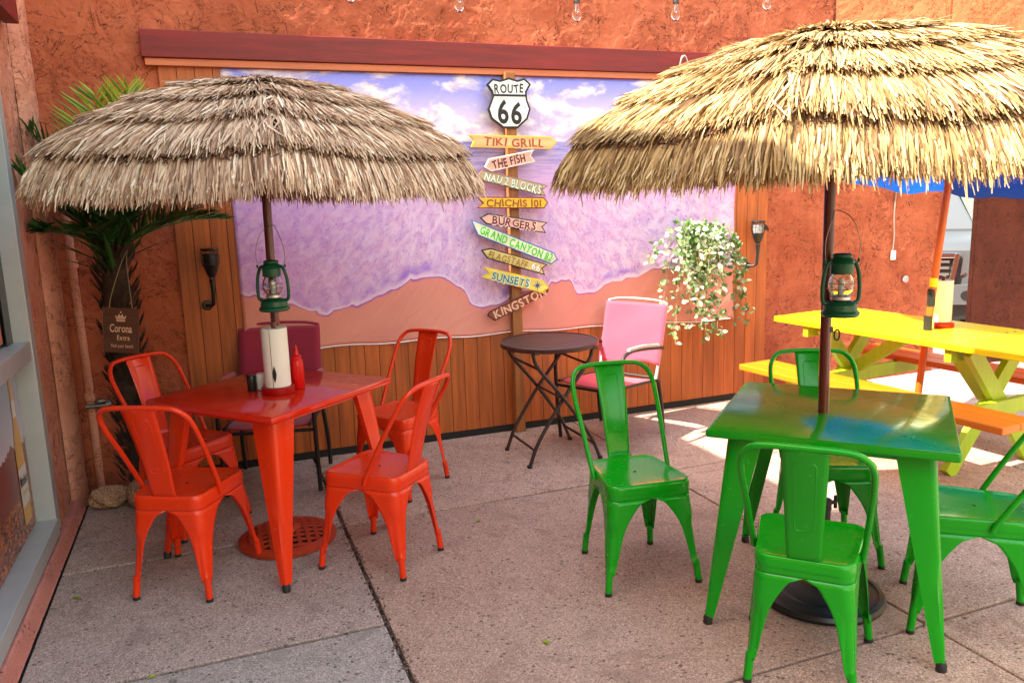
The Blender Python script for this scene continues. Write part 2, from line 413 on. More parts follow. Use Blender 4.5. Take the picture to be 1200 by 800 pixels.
def thing(name, label, cat, loc=(0, 0, 0), rz=0, group=None):
    o = bpy.data.objects.new(name, None); C.objects.link(o)
    o.location = loc; o.rotation_euler = (0, 0, rz); o.empty_display_size = 0.1
    return tag(o, label, cat, group)
def copy_tree(o, parent=None):
    c = o.copy(); C.objects.link(c); c.parent = parent
    for ch in [x for x in o.children]: copy_tree(ch, c)
    return c
def bez(p0, p1, p2, p3, n):
    P = [Vector(p) for p in (p0, p1, p2, p3)]
    return [P[0]*(1-t)**3 + P[1]*3*t*(1-t)**2 + P[2]*3*t*t*(1-t) + P[3]*t**3 for t in [i/n for i in range(n+1)]]
def spline(pts, per=6):
    """Catmull-Rom through points"""
    P = [Vector(p) for p in pts]; P = [P[0]*2-P[1]] + P + [P[-1]*2-P[-2]]; out = []
    for i in range(1, len(P)-2):
        for k in range(per):
            t = k/per; a, b, c, d = P[i-1], P[i], P[i+1], P[i+2]
            out.append(0.5*((b*2) + (c-a)*t + (a*2-b*5+c*4-d)*t*t + (b*3-a-c*3+d)*t**3))
    out.append(P[-2]); return out
_font_cache = {}
def glyph(ch, bold=0.0):
    k = (ch, bold)
    if k not in _font_cache:
        cu = bpy.data.curves.new('glyph', 'FONT'); cu.body = ch; cu.size = 1.0; cu.extrude = 0.0; cu.offset = bold; cu.resolution_u = 3
        ob = bpy.data.objects.new('glyph', cu); C.objects.link(ob)
        dg = bpy.context.evaluated_depsgraph_get(); me = bpy.data.meshes.new_from_object(ob.evaluated_get(dg))
        vs = [v.co.copy() for v in me.vertices]; fs = [tuple(p.vertices) for p in me.polygons]
        bpy.data.objects.remove(ob); bpy.data.curves.remove(cu); bpy.data.meshes.remove(me)
        if vs:
            x0 = min(v.x for v in vs); x1 = max(v.x for v in vs)
        else: x0, x1 = 0, 0.28
        _font_cache[k] = (vs, fs, x0, x1)
    return _font_cache[k]
def lettering(name, text, origin, ux, uz, length, height, mat, parent, bold=0.02, jitter=0.0, gap=0.10, seed=1):
    """painted letters centred on origin, in the plane of unit vectors ux (reading direction) and uz (up), fitted to a length"""
    rnd = random.Random(seed); mb = MB(); x = 0; items = []
    for ch in text:
        if ch == ' ': x += 0.3; continue
        vs, fs, x0, x1 = glyph(ch, bold); items.append((vs, fs, x-x0, x + (x1-x0)/2)); x += (x1-x0) + gap
    x -= gap; kx = length/x; kz = height/0.70
    ux, uz = Vector(ux), Vector(uz)
    for vs, fs, dx, mid in items:
        a = rnd.uniform(-1, 1)*jitter; dz = rnd.uniform(-1, 1)*jitter*0.25; k = 1 + rnd.uniform(-1, 1)*jitter*0.6
        out = []
        for v in vs:
            px, pz = v.x+dx-mid, (v.y-0.35)*k
            px, pz = px*math.cos(a)-pz*math.sin(a), px*math.sin(a)+pz*math.cos(a)
            out.append(Vector(origin) + ux*((px+mid-x/2)*kx) + uz*((pz+dz)*kz))
        mb.add(out, fs)
    me = bpy.data.meshes.new(name); me.from_pydata(mb.v, [], mb.f); me.materials.append(M[mat])
    o = bpy.data.objects.new(name, me); C.objects.link(o); o.parent = parent
    o['kind'] = 'stuff'
    return o

# value noise for modelled plaster
def vnoise(x, y, seed):
    g = np.random.default_rng(seed).random((256, 256))
    xi = np.floor(x).astype(int); yi = np.floor(y).astype(int); fx = x-xi; fy = y-yi
    fx = fx*fx*(3-2*fx); fy = fy*fy*(3-2*fy); a = lambda i, j: g[i & 255, j & 255]
    return (a(xi, yi)*(1-fx)+a(xi+1, yi)*fx)*(1-fy) + (a(xi, yi+1)*(1-fx)+a(xi+1, yi+1)*fx)*fy - 0.5
def fbm(x, y, seed, o=4):
    s = 0; k = 1
    for i in range(o): s = s + vnoise(x*2**i+i*17.3, y*2**i+i*9.1, seed+i)*k; k *= 0.5
    return s
def sstep(x, a, b):
    t = np.clip((x-a)/(b-a), 0, 1); return t*t*(3-2*t)
def plaster(u, v, seed=3):
    """hand-trowelled stucco relief in metres"""
    wx = u*3 + fbm(u*5, v*5, seed+50, 3)*1.3; wy = v*3 + fbm(u*5, v*5, seed+60, 3)*1.3
    n1 = fbm(wx*2.2, wy*2.2, seed, 5); n2 = fbm(wx*3.1+7, wy*2.0+3, seed+9, 5); n3 = fbm(wx*4+1, wy*4+2, seed+21, 4)
    h = 0.0020*sstep(n1, -0.012, 0.014) + 0.0018*sstep(n2, 0.06, 0.08) + 0.0015*sstep(n1, 0.2, 0.216)
    crev = (1-sstep(np.abs(n3), 0.006, 0.035))*sstep(fbm(u*1.7, v*1.7, seed+33, 3), -0.06, 0.12)
    return h - 0.0050*crev + 0.0004*fbm(u*40, v*40, seed+44, 2)
def plaster_grid(name, fn, u0, u1, v0, v1, step, mat, parent, seed=3, keep=None, amp=1.0):
    """grid sheet; fn(u, v, h) gives positions"""
    nu, nv = max(2, int((u1-u0)/step)+1), max(2, int((v1-v0)/step)+1)
    uu, vv = np.meshgrid(np.linspace(u0, u1, nu), np.linspace(v0, v1, nv), indexing='ij')
    h = plaster(uu, vv, seed)*amp
    V = np.stack(fn(uu, vv, h), -1).reshape(-1, 3)
    I = np.arange(nu*nv).reshape(nu, nv)
    F = np.stack([I[:-1, :-1], I[1:, :-1], I[1:, 1:], I[:-1, 1:]], -1)
    if keep is not None:
        uc = (uu[:-1, :-1]+uu[1:, 1:])/2; vc = (vv[:-1, :-1]+vv[1:, 1:])/2
        F = F[keep(uc, vc)]
    return arrays(name, V, F.reshape(-1, 4), mat, parent, True)

# ================================================================== THE SETTING
# ground: one sheet to the horizon, the patio slabs on top of it
g = MB(); g.add([(-250, -250, -0.13), (250, -250, -0.13), (250, 250, -0.13), (-250, 250, -0.13)], [(0, 1, 2, 3)])
tag(g.build('ground', 'asphalt'), kind='structure')
patio = MB().b2(-0.96, 8.2, -4, 7.6, -0.128, -0.028).build('patio', 'joint'); tag(patio, kind='structure')
XJ = [-0.74, 0.51, 2.33, 4.15, 5.97, 8.19]
rows = {0: [-3.9, -0.9, 0.95, 2.77, 3.77, 4.955], 1: [-3.9, -1.7, 0.12, 1.95, 3.77, 4.955], 2: [-3.9, -1.7, 0.12, 1.95, 3.77, 4.955],
        3: [-3.9, -1.7, 0.12, 1.95, 3.77, 5.6, 7.4], 4: [-3.9, -1.7, 0.12, 1.95, 3.77, 5.6, 7.4]}
for i in range(5):
    for j in range(len(rows[i])-1):
        gx0 = 0.007 if i == 1 else 0.005; gx1 = 0.010 if i == 0 else 0.006
        gy = 0.009 if i else 0.015
        b = MB().b2(XJ[i]+gx0, XJ[i+1]-gx1, rows[i][j]+gy, rows[i][j+1]-gy*0.5, -0.1, random.uniform(-0.0015, 0.001))
        mt = 'slab_pale' if (i == 0 and rows[i][j+1] < 2.8) else 'slab_grey' if (i == 0 or i >= 3) else 'slab'
        b.build('slab', mt, patio, bevel=0.005)
# loose grit in the joint by the red table
g = MB()
for k in range(600):
    x = 0.51 + random.gauss(-0.002, 0.012); y = random.uniform(1.9, 4.9); r = random.uniform(0.0015, 0.0045)
    z = -0.012 if abs(x-0.508) < 0.011 else 0.0005
    g.box((x, y, z+r*0.4), (2*r, 2*r, r), Matrix.Rotation(random.random()*3, 3, 'Z'))
M['grit'] = plain('loose_grit', rgb(112, 88, 76), 0.95, var=0.5, scale=90)
tag(g.build('joint_grit', 'grit', patio), kind='stuff')

# ---- mural wall: modelled trowelled stucco over a solid core, with the opening to the car park
GAP0, GAP1, GAPZ = 5.785, 6.206, 2.12
bw = thing('stucco_wall', 'terracotta trowelled stucco wall behind the mural with a narrow opening', 'wall', (0, WALL, 0))
def rel(o, p): o.parent = p; o.matrix_parent_inverse = p.matrix_basis.inverted(); return o
core = MB().b2(-1.2, GAP0-0.002, WALL+0.018, WALL+0.25, -0.1, 4.2).b2(GAP1+0.002, 8.2, WALL+0.018, WALL+0.035, -0.1, 4.2).b2(GAP0-0.002, GAP1+0.002, WALL+0.018, WALL+0.25, GAPZ+0.002, 4.2)
rel(core.build('wall_core', 'stucco'), bw)
M['stucco_shade'] = stucco_mat('shaded_stucco', rgb(96, 48, 36), rgb(80, 38, 28))  # stucco with shade painted into its colour, for the wall right of the opening
hid = lambda x, z: ~((x > GAP0) | ((x > -0.12) & (x < 3.95) & (z < 2.33)) | ((x > GAP0) & (x < GAP1) & (z < GAPZ)))
rel(plaster_grid('plaster_coat', lambda u, v, h: (u, WALL - h, v), -0.80, 6.9, -0.01, 3.1, 0.0085, 'stucco', None, 3, hid), bw)
rel(plaster_grid('plaster_coat', lambda u, v, h: (u, WALL - h, v), GAP0, 6.9, -0.01, 3.1, 0.0095, 'stucco_shade', None, 13, lambda x, z: ~((x < GAP1) & (z < GAPZ))), bw)
rel(MB().b2(6.9, 8.2, WALL, WALL+0.017, -0.01, 4.2).b2(-0.80, 6.898, WALL, WALL+0.017, 3.1, 4.2).build('plaster_flat', 'stucco'), bw)
# reveal of the opening, dark base flashing
rel(MB().b2(GAP0-0.03, GAP0+0.012, WALL+0.0185, WALL+0.262, -0.01, GAPZ).build('opening_reveal', 'stucco'), bw)
rel(MB().b2(GAP1-0.006, GAP1, WALL+0.001, WALL+0.04, -0.01, GAPZ).build('opening_reveal', 'stucco_shade'), bw)  # right reveal carries the same painted shade

# ---- angled upper wall that catches the sun over the picnic area
uw = thing('upper_wall', 'sunlit orange stucco upper wall above the picnic table', 'wall', (4.56, 4.955, 2.2))
ang = R(20)
for k, (a, b) in enumerate([(0.0, 0.865), (0.88, 2.9)]):
    fn = lambda u, v, h: (4.56 + u*math.cos(ang) - (h+0.002)*math.sin(ang), 4.945 - u*math.sin(ang) - (h+0.002)*math.cos(ang), v)
    rel(plaster_grid('plaster_panel', fn, a, b, 2.2, 3.6, 0.011, 'stucco_light', None, 77+k, None, 0.8), uw)
cor = MB(); q = [(4.56, 4.947), (4.56+2.9*math.cos(ang), 4.947-2.9*math.sin(ang)), (4.56+2.9*math.cos(ang)+0.1, 4.96)]
cor.prism([(x, y, 2.2) for x, y in q], (0, 0, 1.4)); rel(cor.build('wall_core', 'stucco_light'), uw)

# ---- wood paneling: every board its own piece
wp = thing('wood_paneling', 'brown vertical board paneling behind the beach mural', 'paneling', (1.9, WALL, 0))
n = 44; X0, X1 = -0.165, 3.99; wdt = (X1-X0)/n
pl = MB().b2(-(wdt-0.0035)/2, (wdt-0.0035)/2, -0.014, 0.012, 0.045, 2.362).mesh('plank'); pl.materials.append(M['plank'])
for i in range(n):
    o = bpy.data.objects.new('plank', pl); C.objects.link(o); o.location = (X0+wdt*(i+0.5)-1.9, random.uniform(-0.001, 0.001), 0); o.parent = wp
rel(MB().b2(X0+0.002, X1-0.002, WALL-0.004, WALL+0.016, 0.04, 2.36).build('backing_board', 'gap'), wp)
rel(MB().b2(X0-0.01, X1+0.01, WALL-0.02, WALL+0.014, 0.0, 0.042).build('base_flashing', 'gap'), wp)
# ---- beam and trim over the mural
tag(MB().b2(-0.24, 4.1, WALL-0.06, WALL-0.004, 2.402, 2.548).build('timber_beam', 'beam', bevel=0.004), 'long dark red timber beam above the beach mural', 'beam')
tag(MB().b2(-0.225, 4.05, WALL-0.045, WALL-0.004, 2.362, 2.4).build('trim_board', 'trim', bevel=0.002), 'thin tan trim board under the dark red beam', 'trim')

# ---- beach mural: printed vinyl banner, slightly rippled
def mural_mat():
    t = NT('beach_mural_print'); v = t.coord('Object'); x, y, z = t.sep(v)
    u = t.math('DIVIDE', t.math('SUBTRACT', x, 0.16), 3.52)
    c3 = lambda *a: (*rgb(*a), 1)
    # sky
    sk = t.add('ShaderNodeValToRGB'); t.l(t.math('DIVIDE', t.math('SUBTRACT', z, 1.93), 0.45), sk.inputs[0])
    e = sk.color_ramp.elements; e[0].position = 0; e[0].color = c3(236, 214, 228); e[1].position = 1; e[1].color = c3(128, 138, 238)
    m_ = e.new(0.45); m_.color = c3(196, 182, 232); m_ = e.new(0.75); m_.color = c3(150, 150, 238)
    cv = t.comb(t.math('MULTIPLY', x, 2.4), 0.0, t.math('MULTIPLY', z, 4.6))
    cl = t.noise(cv, 1.15, 7, 0.58, 0.3)
    cl2 = t.noise(t.scale(cv, (1, 1, 1), (0.1, 0, 0.22)), 1.15, 7, 0.58, 0.3)
    bias = t.smooth(z, 1.95, 2.38, 0.14, -0.01)
    mask = t.smooth(t.math('ADD', cl, bias), 0.50, 0.60)
    shade = t.smooth(t.math('SUBTRACT', cl, cl2), -0.08, 0.08)
    skyc = t.mix(mask, sk.outputs[0], t.mix(shade, c3(182, 166, 206), c3(228, 220, 228)))
    # sea
    rip = t.noise(t.comb(t.math('MULTIPLY', x, 5), 0.0, t.math('MULTIPLY', z, 60)), 1.0, 4, 0.6, 0.3)
    rip2 = t.noise(t.comb(t.math('MULTIPLY', x, 12), 0.0, t.math('MULTIPLY', z, 160)), 1.0, 3, 0.6)
    sea = t.mix(t.smooth(t.math('ADD', t.math('MULTIPLY', rip, 0.65), t.math('MULTIPLY', rip2, 0.35)), 0.36, 0.64), c3(118, 114, 184), c3(182, 166, 210))
    sea = t.mix(t.smooth(z, 1.92, 1.62, 0, 0.7), sea, c3(216, 164, 206))
    # foam
    fv = t.comb(t.math('MULTIPLY', x, 1.0), 0.0, t.math('MULTIPLY', z, 1.0))
    f1 = t.noise(fv, 36, 6, 0.72, 1.2); f2 = t.noise(t.scale(fv, (1, 1, 2.4)), 9, 4, 0.6, 0.8); f3 = t.noise(fv, 2.6, 3)
    # surf streaks fan out from the break, over fine grain
    ang_ = t.math('ARCTAN2', t.math('SUBTRACT', x, 1.75), t.math('SUBTRACT', 2.55, z))
    rad_ = t.math('SQRT', t.math('ADD', t.math('POWER', t.math('SUBTRACT', x, 1.75), 2.0), t.math('POWER', t.math('SUBTRACT', 2.55, z), 2.0)))
    ra = t.comb(t.math('MULTIPLY', ang_, 15.0), 0.0, t.math('MULTIPLY', rad_, 5.5))
    f4 = t.noise(ra, 2.0, 7, 0.70, 0.7)
    f6 = t.noise(t.comb(t.math('MULTIPLY', ang_, 60.0), 0.0, t.math('MULTIPLY', rad_, 24.0)), 2.2, 3, 0.6, 0.6)
    fo = t.mix(t.smooth(f4, 0.36, 0.62), c3(190, 150, 196), c3(220, 190, 212))
    fo = t.mix(t.math('MULTIPLY', t.smooth(f2, 0.42, 0.66), 0.45), fo, c3(216, 160, 190))
    fo = t.mix(t.math('MULTIPLY', t.smooth(f3, 0.46, 0.70), 0.40), fo, c3(180, 146, 204))
    fl_ = t.math('MULTIPLY', t.smooth(f6, 0.55, 0.66), t.smooth(f4, 0.62, 0.42))
    fo = t.mix(t.math('MULTIPLY', fl_, 0.75), fo, c3(142, 88, 168))
    wf_ = t.math('MULTIPLY', t.smooth(f1, 0.56, 0.68), 0.5)
    fo = t.mix(wf_, fo, c3(236, 216, 228))
    fo = t.mix(t.math('MULTIPLY', t.smooth(u, 0.45, 0.0), 0.35), fo, c3(190, 108, 190))
    low = t.mix(t.smooth(t.math('ADD', z, t.math('MULTIPLY', t.noise(fv, 6, 4), 0.22)), 1.60, 1.78), fo, sea)
    # waterline
    pts = [(285, 346), (330, 352), (372, 366), (395, 364), (438, 347), (488, 326), (510, 321), (538, 335), (565, 357), (580, 355), (596, 348), (620, 340), (641, 333), (668, 329), (677, 343), (690, 341), (722, 330), (767, 316), (800, 312), (858, 309)]
    fc = t.add('ShaderNodeFloatCurve'); t.l(u, fc.inputs['Value']); cu = fc.mapping.curves[0]
    P = [at_y(a, b, WALL-0.02) for a, b in pts]; P = [((p.x-0.16)/3.52, (p.z-0.6)/1.0) for p in P]
    P = [(min(1, max(0, a)), min(1, max(0, b))) for a, b in P]
    cu.points[0].location = (0, P[0][1]); cu.points[1].location = (1, P[-1][1])
    for a, b in P[1:-1]: cu.points.new(a, b)
    fc.mapping.update()
    scal = t.math('MULTIPLY', t.math('ABSOLUTE', t.math('SINE', t.math('ADD', t.math('MULTIPLY', x, 9.0), t.math('MULTIPLY', t.noise(fv, 3, 2), 9.0)))), -0.030)
    edge = t.math('ADD', t.math('ADD', t.math('ADD', fc.outputs[0], 0.612), scal), t.math('MULTIPLY', t.math('SUBTRACT', t.noise(fv, 18, 4), 0.5), 0.022))
    d = t.math('SUBTRACT', z, edge)
    sand = t.mix(t.noise(fv, 2.2, 4), c3(206, 126, 110), c3(220, 150, 134))
    sand = t.mix(t.math('MULTIPLY', t.noise(fv, 300, 2), 0.25), sand, c3(206, 122, 104))
    sand = t.mix(t.math('MULTIPLY', t.smooth(d, -0.16, -0.02), 0.35), sand, c3(214, 122, 116))
    shad = t.math('MULTIPLY', t.smooth(d, -0.016, -0.004), t.smooth(t.noise(fv, 3.6, 2), 0.30, 0.50))
    sand = t.mix(t.math('MULTIPLY', shad, 0.85), sand, c3(150, 70, 160))
    lip = t.math('MULTIPLY', t.smooth(d, 0.030, 0.008), 0.6)
    foam = t.mix(lip, low, c3(226, 204, 220))
    pur = t.math('MULTIPLY', t.math('MULTIPLY', t.smooth(d, 0.022, 0.045), t.smooth(d, 0.11, 0.05)), t.smooth(t.noise(fv, 4.5, 2), 0.46, 0.62))
    foam = t.mix(t.math('MULTIPLY', pur, 0.75), foam, c3(142, 92, 196))
    body = t.mix(t.smooth(d, -0.002, 0.002), sand, foam)
    t.base(t.mix(t.smooth(z, 1.945, 1.951), body, skyc))
    t.p(Roughness=0.42); t.b.inputs['Specular IOR Level'].default_value = 0.35
    wr = t.noise(t.comb(t.math('MULTIPLY', t.math('ADD', x, z), 2.0), 0.0, t.math('MULTIPLY', t.math('SUBTRACT', x, z), 9.0)), 1.0, 3, 0.5, 1.0)
    t.bump(wr, 0.012, 0.5)
    return t.m
M['mural'] = mural_mat()
nu, nv = 160, 70
uu, vv = np.meshgrid(np.linspace(0, 1, nu), np.linspace(0, 1, nv), indexing='ij')
xm = 0.16 + 3.52*uu
zb = 0.715 - 0.045*uu - 0.012*np.sin(uu*19)**2 - 0.03*sstep(uu, 0.5, 1)
zm = zb + (2.358-zb)*vv
pw = sstep(uu, 0.55, 0.85)
ym = WALL - 0.020 - 0.004*np.sin(uu*23+vv*3)*(1-vv) - 0.006*pw*np.abs(fbm(uu*9+vv*5, vv*7-uu*9, 91, 3))*2 - 0.003*vnoise(uu*14, vv*6, 92) - 0.010*np.exp(-vv*14)*(0.5+vnoise(uu*9, vv*0, 93))
I = np.arange(nu*nv).reshape(nu, nv); F = np.stack([I[:-1, :-1], I[1:, :-1], I[1:, 1:], I[:-1, 1:]], -1).reshape(-1, 4)
mur = arrays('beach_mural', np.stack([xm, ym, zm], -1).reshape(-1, 3), F, 'mural', None, True)
sm = mur.modifiers.new('thickness', 'SOLIDIFY'); sm.thickness = 0.0015
hem = MB().tube([(float(xm[i, 0]), float(ym[i, 0])-0.001, float(zm[i, 0])) for i in range(0, nu, 2)], 0.0035, 6).build('hem', 'white', mur, 60)
tag(mur, 'large printed banner of a pink and violet beach with surf and clouds', 'mural')

# ---- shop front on the left; its parapet throws the shade over the patio
shop = thing('shop_front', 'pink stucco shop front with a large aluminium framed window', 'building', (LEFT, 2, 0))
PZ = 1.18*(2.8 - (LEFT+0.03))
WY0, WY1 = 1.2, 4.16       # window opening along the wall
bm_ = MB().b2(-6.0, LEFT-0.02, -7, WY0, -0.1, PZ).b2(-6.0, LEFT-0.02, WY0, WY1, 2.3, PZ).b2(-6.0, LEFT-0.02, WY1, 5.2, -0.1, PZ).b2(-6.0, LEFT-0.16, WY0, WY1, -0.1, 2.3)
rel(bm_.build('wall_core', 'stucco_pier'), shop)
fnl = lambda u, v, h: (LEFT + h, u, v)
rel(plaster_grid('plaster_coat', fnl, WY1, WALL+0.02, 0.05, 3.2, 0.009, 'stucco_pier', None, 205, None, 0.8), shop)
rel(plaster_grid('plaster_coat', fnl, 2.6, WY1, 2.3, 3.2, 0.012, 'stucco_pier', None, 215, None, 0.8), shop)
rel(MB().b2(LEFT-0.25, LEFT+0.03, -7, 5.0, PZ-0.25, PZ).build('parapet', 'stucco_pier'), shop)
# rounded pilaster in the corner and the kerb along the foot
rel(plaster_grid('corner_pilaster', lambda u, v, h: (LEFT + 0.005 + (0.055+h)*np.sin(np.clip((u-4.56)/0.33, 0, 1)*math.pi)**0.6, u, v), 4.56, 4.89, 0.0, 3.2, 0.009, 'stucco_pier', None, 230, None, 0.8), shop)
kb = plaster_grid('kerb', lambda u, v, h: (LEFT - 0.14 + v*0.2, u, 0.075 - 0.07*sstep(v, 0.86, 1.0) + h*0.6), 0.5, 4.62, 0, 1, 0.012, 'curb', None, 251, None, 1.0)
rel(kb, shop)
# window: jambs, rails, panes
fr = LEFT + 0.0
wf = MB().b2(fr-0.10, fr+0.018, WY1-0.085, WY1, 0.09, 2.3).build('window_jamb', 'alu', bevel=0.003); rel(wf, shop)
for nm, y0, y1, z0, z1, dx in [('window_sill', 1.2, WY1-0.086, 0.085, 0.16, 0.026), ('window_rail', 1.2, WY1-0.086, 0.93, 1.01, 0.012), ('window_head', 1.2, WY1-0.086, 2.24, 2.3, 0.012), ('window_mullion', 2.55, 2.62, 0.161, 0.929, 0.006), ('window_mullion', 2.55, 2.62, 1.011, 2.239, 0.006)]:
    rel(MB().b2(fr-0.10, fr+dx, y0, y1, z0, z1).build(nm, 'alu', bevel=0.003), shop)
for y0, y1, z0, z1 in [(2.621, WY1-0.087, 1.012, 2.238), (1.2, 2.549, 1.012, 2.238), (1.2, 2.549, 0.162, 0.928)]:
    rel(MB().b2(fr-0.075, fr-0.069, y0, y1, z0, z1).build('window_pane', 'shop_glass'), shop)
rel(MB().b2(fr-0.058, fr-0.054, 3.96, WY1-0.087, 1.012, 2.238).build('window_gasket', 'black'), shop)
# faded tan notice board inside the upper pane is seen through the glass edge
rel(MB().b2(fr-0.067, fr-0.063, 3.2, 3.93, 1.03, 1.42).build('window_notice', 'trim'), shop)
# poster filling the lower pane
def poster_mat():
    t = NT('beer_poster_print'); v = t.coord('Object'); x, y, z = t.sep(v)
    c3 = lambda *a: (*rgb(*a), 1)
    skyc = t.mix(t.smooth(z, 0.3, 0.93), c3(220, 204, 206), c3(140, 156, 190))
    r1 = t.math('ADD', 0.46, t.math('MULTIPLY', t.noise(t.comb(t.math('MULTIPLY', y, 1.0), 0.0, 0.0), 7, 5, 0.5), 0.24))
    rock = t.mix(t.noise(t.scale(v, (1, 30, 6)), 1, 5, 0.6), c3(78, 34, 42), c3(160, 68, 56))
    c = t.mix(t.smooth(t.math('SUBTRACT', z, r1), -0.004, 0.004), rock, skyc)
    fld = t.mix(t.smooth(t.noise(t.scale(v, (1, 22, 40)), 1.5, 5, 0.7), 0.35, 0.65), c3(64, 32, 28), c3(190, 104, 54))
    c = t.mix(t.smooth(t.math('ADD', z, t.math('MULTIPLY', t.noise(v, 9, 3), 0.05)), 0.36, 0.40), fld, c)
    t.base(c); t.p(Roughness=0.25); return t.m
M['poster'] = poster_mat()
M['beer_gold'] = plain('printed_gold', rgb(206, 150, 30), 0.3, 0, 0.25, 18)
M['label_white'] = plain('printed_white', rgb(214, 206, 200), 0.4, 0, 0.06)
M['ink'] = plain('printed_black', (0.015, 0.013, 0.012), 0.5)
poster = MB().b2(fr-0.072, fr-0.064, 2.63, WY1-0.088, 0.163, 0.927).build('window_poster', 'poster'); rel(poster, shop)
PX_ = fr-0.062
def print_shape(nm, yz, mat, d):
    mb = MB().add([(PX_+d, y, z) for y, z in yz], [tuple(range(len(yz)))]); return rel(mb.build(nm, mat), shop)
bc = 3.955-0.02
half = [(0.020, 0.905), (0.021, 0.86), (0.024, 0.76), (0.033, 0.68), (0.064, 0.585), (0.071, 0.52), (0.071, 0.24), (0.066, 0.215)]
print_shape('printed_bottle', [(bc-a, z) for a, z in half] + [(bc+a, z) for a, z in reversed(half)], 'beer_gold', 0.0)
print_shape('printed_label', [(bc-0.0715, 0.30), (bc-0.0715, 0.475), (bc+0.0715, 0.475), (bc+0.0715, 0.30)], 'label_white', 0.001)
print_shape('printed_neck_label', [(bc-0.031, 0.70), (bc-0.026, 0.775), (bc+0.026, 0.775), (bc+0.031, 0.70)], 'label_white', 0.001)
tx = lettering('printed_lettering', 'Modelo', (PX_+0.002, bc, 0.415), (0, 1, 0), (0, 0, 1), 0.13, 0.050, 'ink', None, 0.02); rel(tx, shop)
tx = lettering('printed_lettering', 'Especial', (PX_+0.002, bc, 0.36), (0, 1, 0), (0, 0, 1), 0.09, 0.018, 'beer_gold', None, 0.02); rel(tx, shop)
# dark red beam end high on the shop front
tag(MB().b2(LEFT+0.012, LEFT+0.075, 1.0, 4.46, 2.455, 2.62).build('shop_beam', 'beam', bevel=0.004), 'short end of a dark red beam high on the pink shop front', 'beam')

# pale building added out of view behind the camera, to throw warm sunlight into the shade
nb = thing('bounce_building', 'pale two storey building added out of view to bounce sun onto the patio', 'building', (9.6, -8, -0.13))
M['pale_stucco'] = concrete_mat('pale_stucco', rgb(158, 138, 118), rgb(172, 152, 132), 0.0, 0.15)
rel(MB().b2(9.6, 16, -16, 2.6, -0.13, 6.4).build('wall', 'pale_stucco'), nb)
rel(MB().b2(9.45, 16.1, -16.1, 2.7, 6.4, 6.65).build('roof_edge', 'trim'), nb)
for yy in (-13, -9.5, -6, -2.5, 0.6):
    for zz in (0.9, 3.9):
        wd_ = MB().b2(9.575, 9.598, yy, yy+1.4, zz, zz+1.4).build('window', 'shop_glass'); rel(wd_, nb)
        fr2 = MB().b2(9.55, 9.598, yy-0.08, yy-0.001, zz-0.08, zz+1.48).b2(9.55, 9.598, yy+1.401, yy+1.48, zz-0.08, zz+1.48).b2(9.55, 9.598, yy, yy+1.4, zz+1.401, zz+1.48).b2(9.55, 9.598, yy, yy+1.4, zz-0.08, zz-0.001).build('window_frame', 'alu'); rel(fr2, nb)

# conduit and hose tap in the corner
cd = thing('wall_pipe', 'pale painted pipe running up the corner beside the palm', 'pipe', (-0.70, 4.93, 0))
MB().tube([(0.0, 0, 0.02), (0.004, 0, 0.6), (-0.003, 0, 1.2), (0, 0, 1.9)], 0.022, 12).build('pipe', 'stucco_pier', cd, 40)
for z in (0.55, 1.3): MB().lathe([(0.027, -0.02), (0.029, -0.018), (0.029, 0.018), (0.027, 0.02)], 12, (0, 0, z)).build('coupling', 'stucco_pier', cd, 40)
tp = thing('hose_tap', 'small grey metal hose tap on the wall beside the rocks', 'tap', (-0.645, 4.90, 0.50))
MB().tube([(-0.075, 0, 0), (-0.02, 0, 0), (0.03, 0, 0.0)], [0.012, 0.014, 0.016], 10).build('spout', 'wire', tp, 40)
MB().lathe([(0.0, 0), (0.03, 0.0), (0.033, 0.008), (0.03, 0.016), (0, 0.016)], 12, (0.0, 0, 0.02)).build('handle', 'wire', tp, 40)
MB().tube([(0.03, 0, 0.004), (0.055, 0, 0.004)], 0.021, 10).build('nozzle', 'wire', tp, 40)

# rocks at the palm's foot
def rock(loc, size, seed, label):
    r0 = np.random.default_rng(seed); bm = bmesh.new(); bmesh.ops.create_icosphere(bm, subdivisions=4, radius=1)
    off = r0.random(3)*20
    for v in bm.verts:
        p = np.array(v.co)+off
        d = fbm(np.array([p[0]*1.3+p[2]]), np.array([p[1]*1.3-p[2]*0.7]), seed, 4)[0]
        v.co *= 1 + d*0.55
        v.co.x *= size[0]; v.co.y *= size[1]; v.co.z *= size[2]
    zmin = min(v.co.z for v in bm.verts)*0.82
    for v in bm.verts: v.co.z = max(v.co.z, zmin) - zmin
    me = bpy.data.meshes.new('rock'); bm.to_mesh(me); bm.free(); me.materials.append(M['rock'])
    o = finish('rock', me, None, 60); o.location = loc; tag(o, label, 'rock')
rock((-0.615, 4.60, 0), (0.105, 0.075, 0.062), 5, 'low brown rock lying against the pink corner pier')
rock((-0.455, 4.50, 0), (0.065, 0.07, 0.085), 9, 'upright pale brown rock at the foot of the palm')

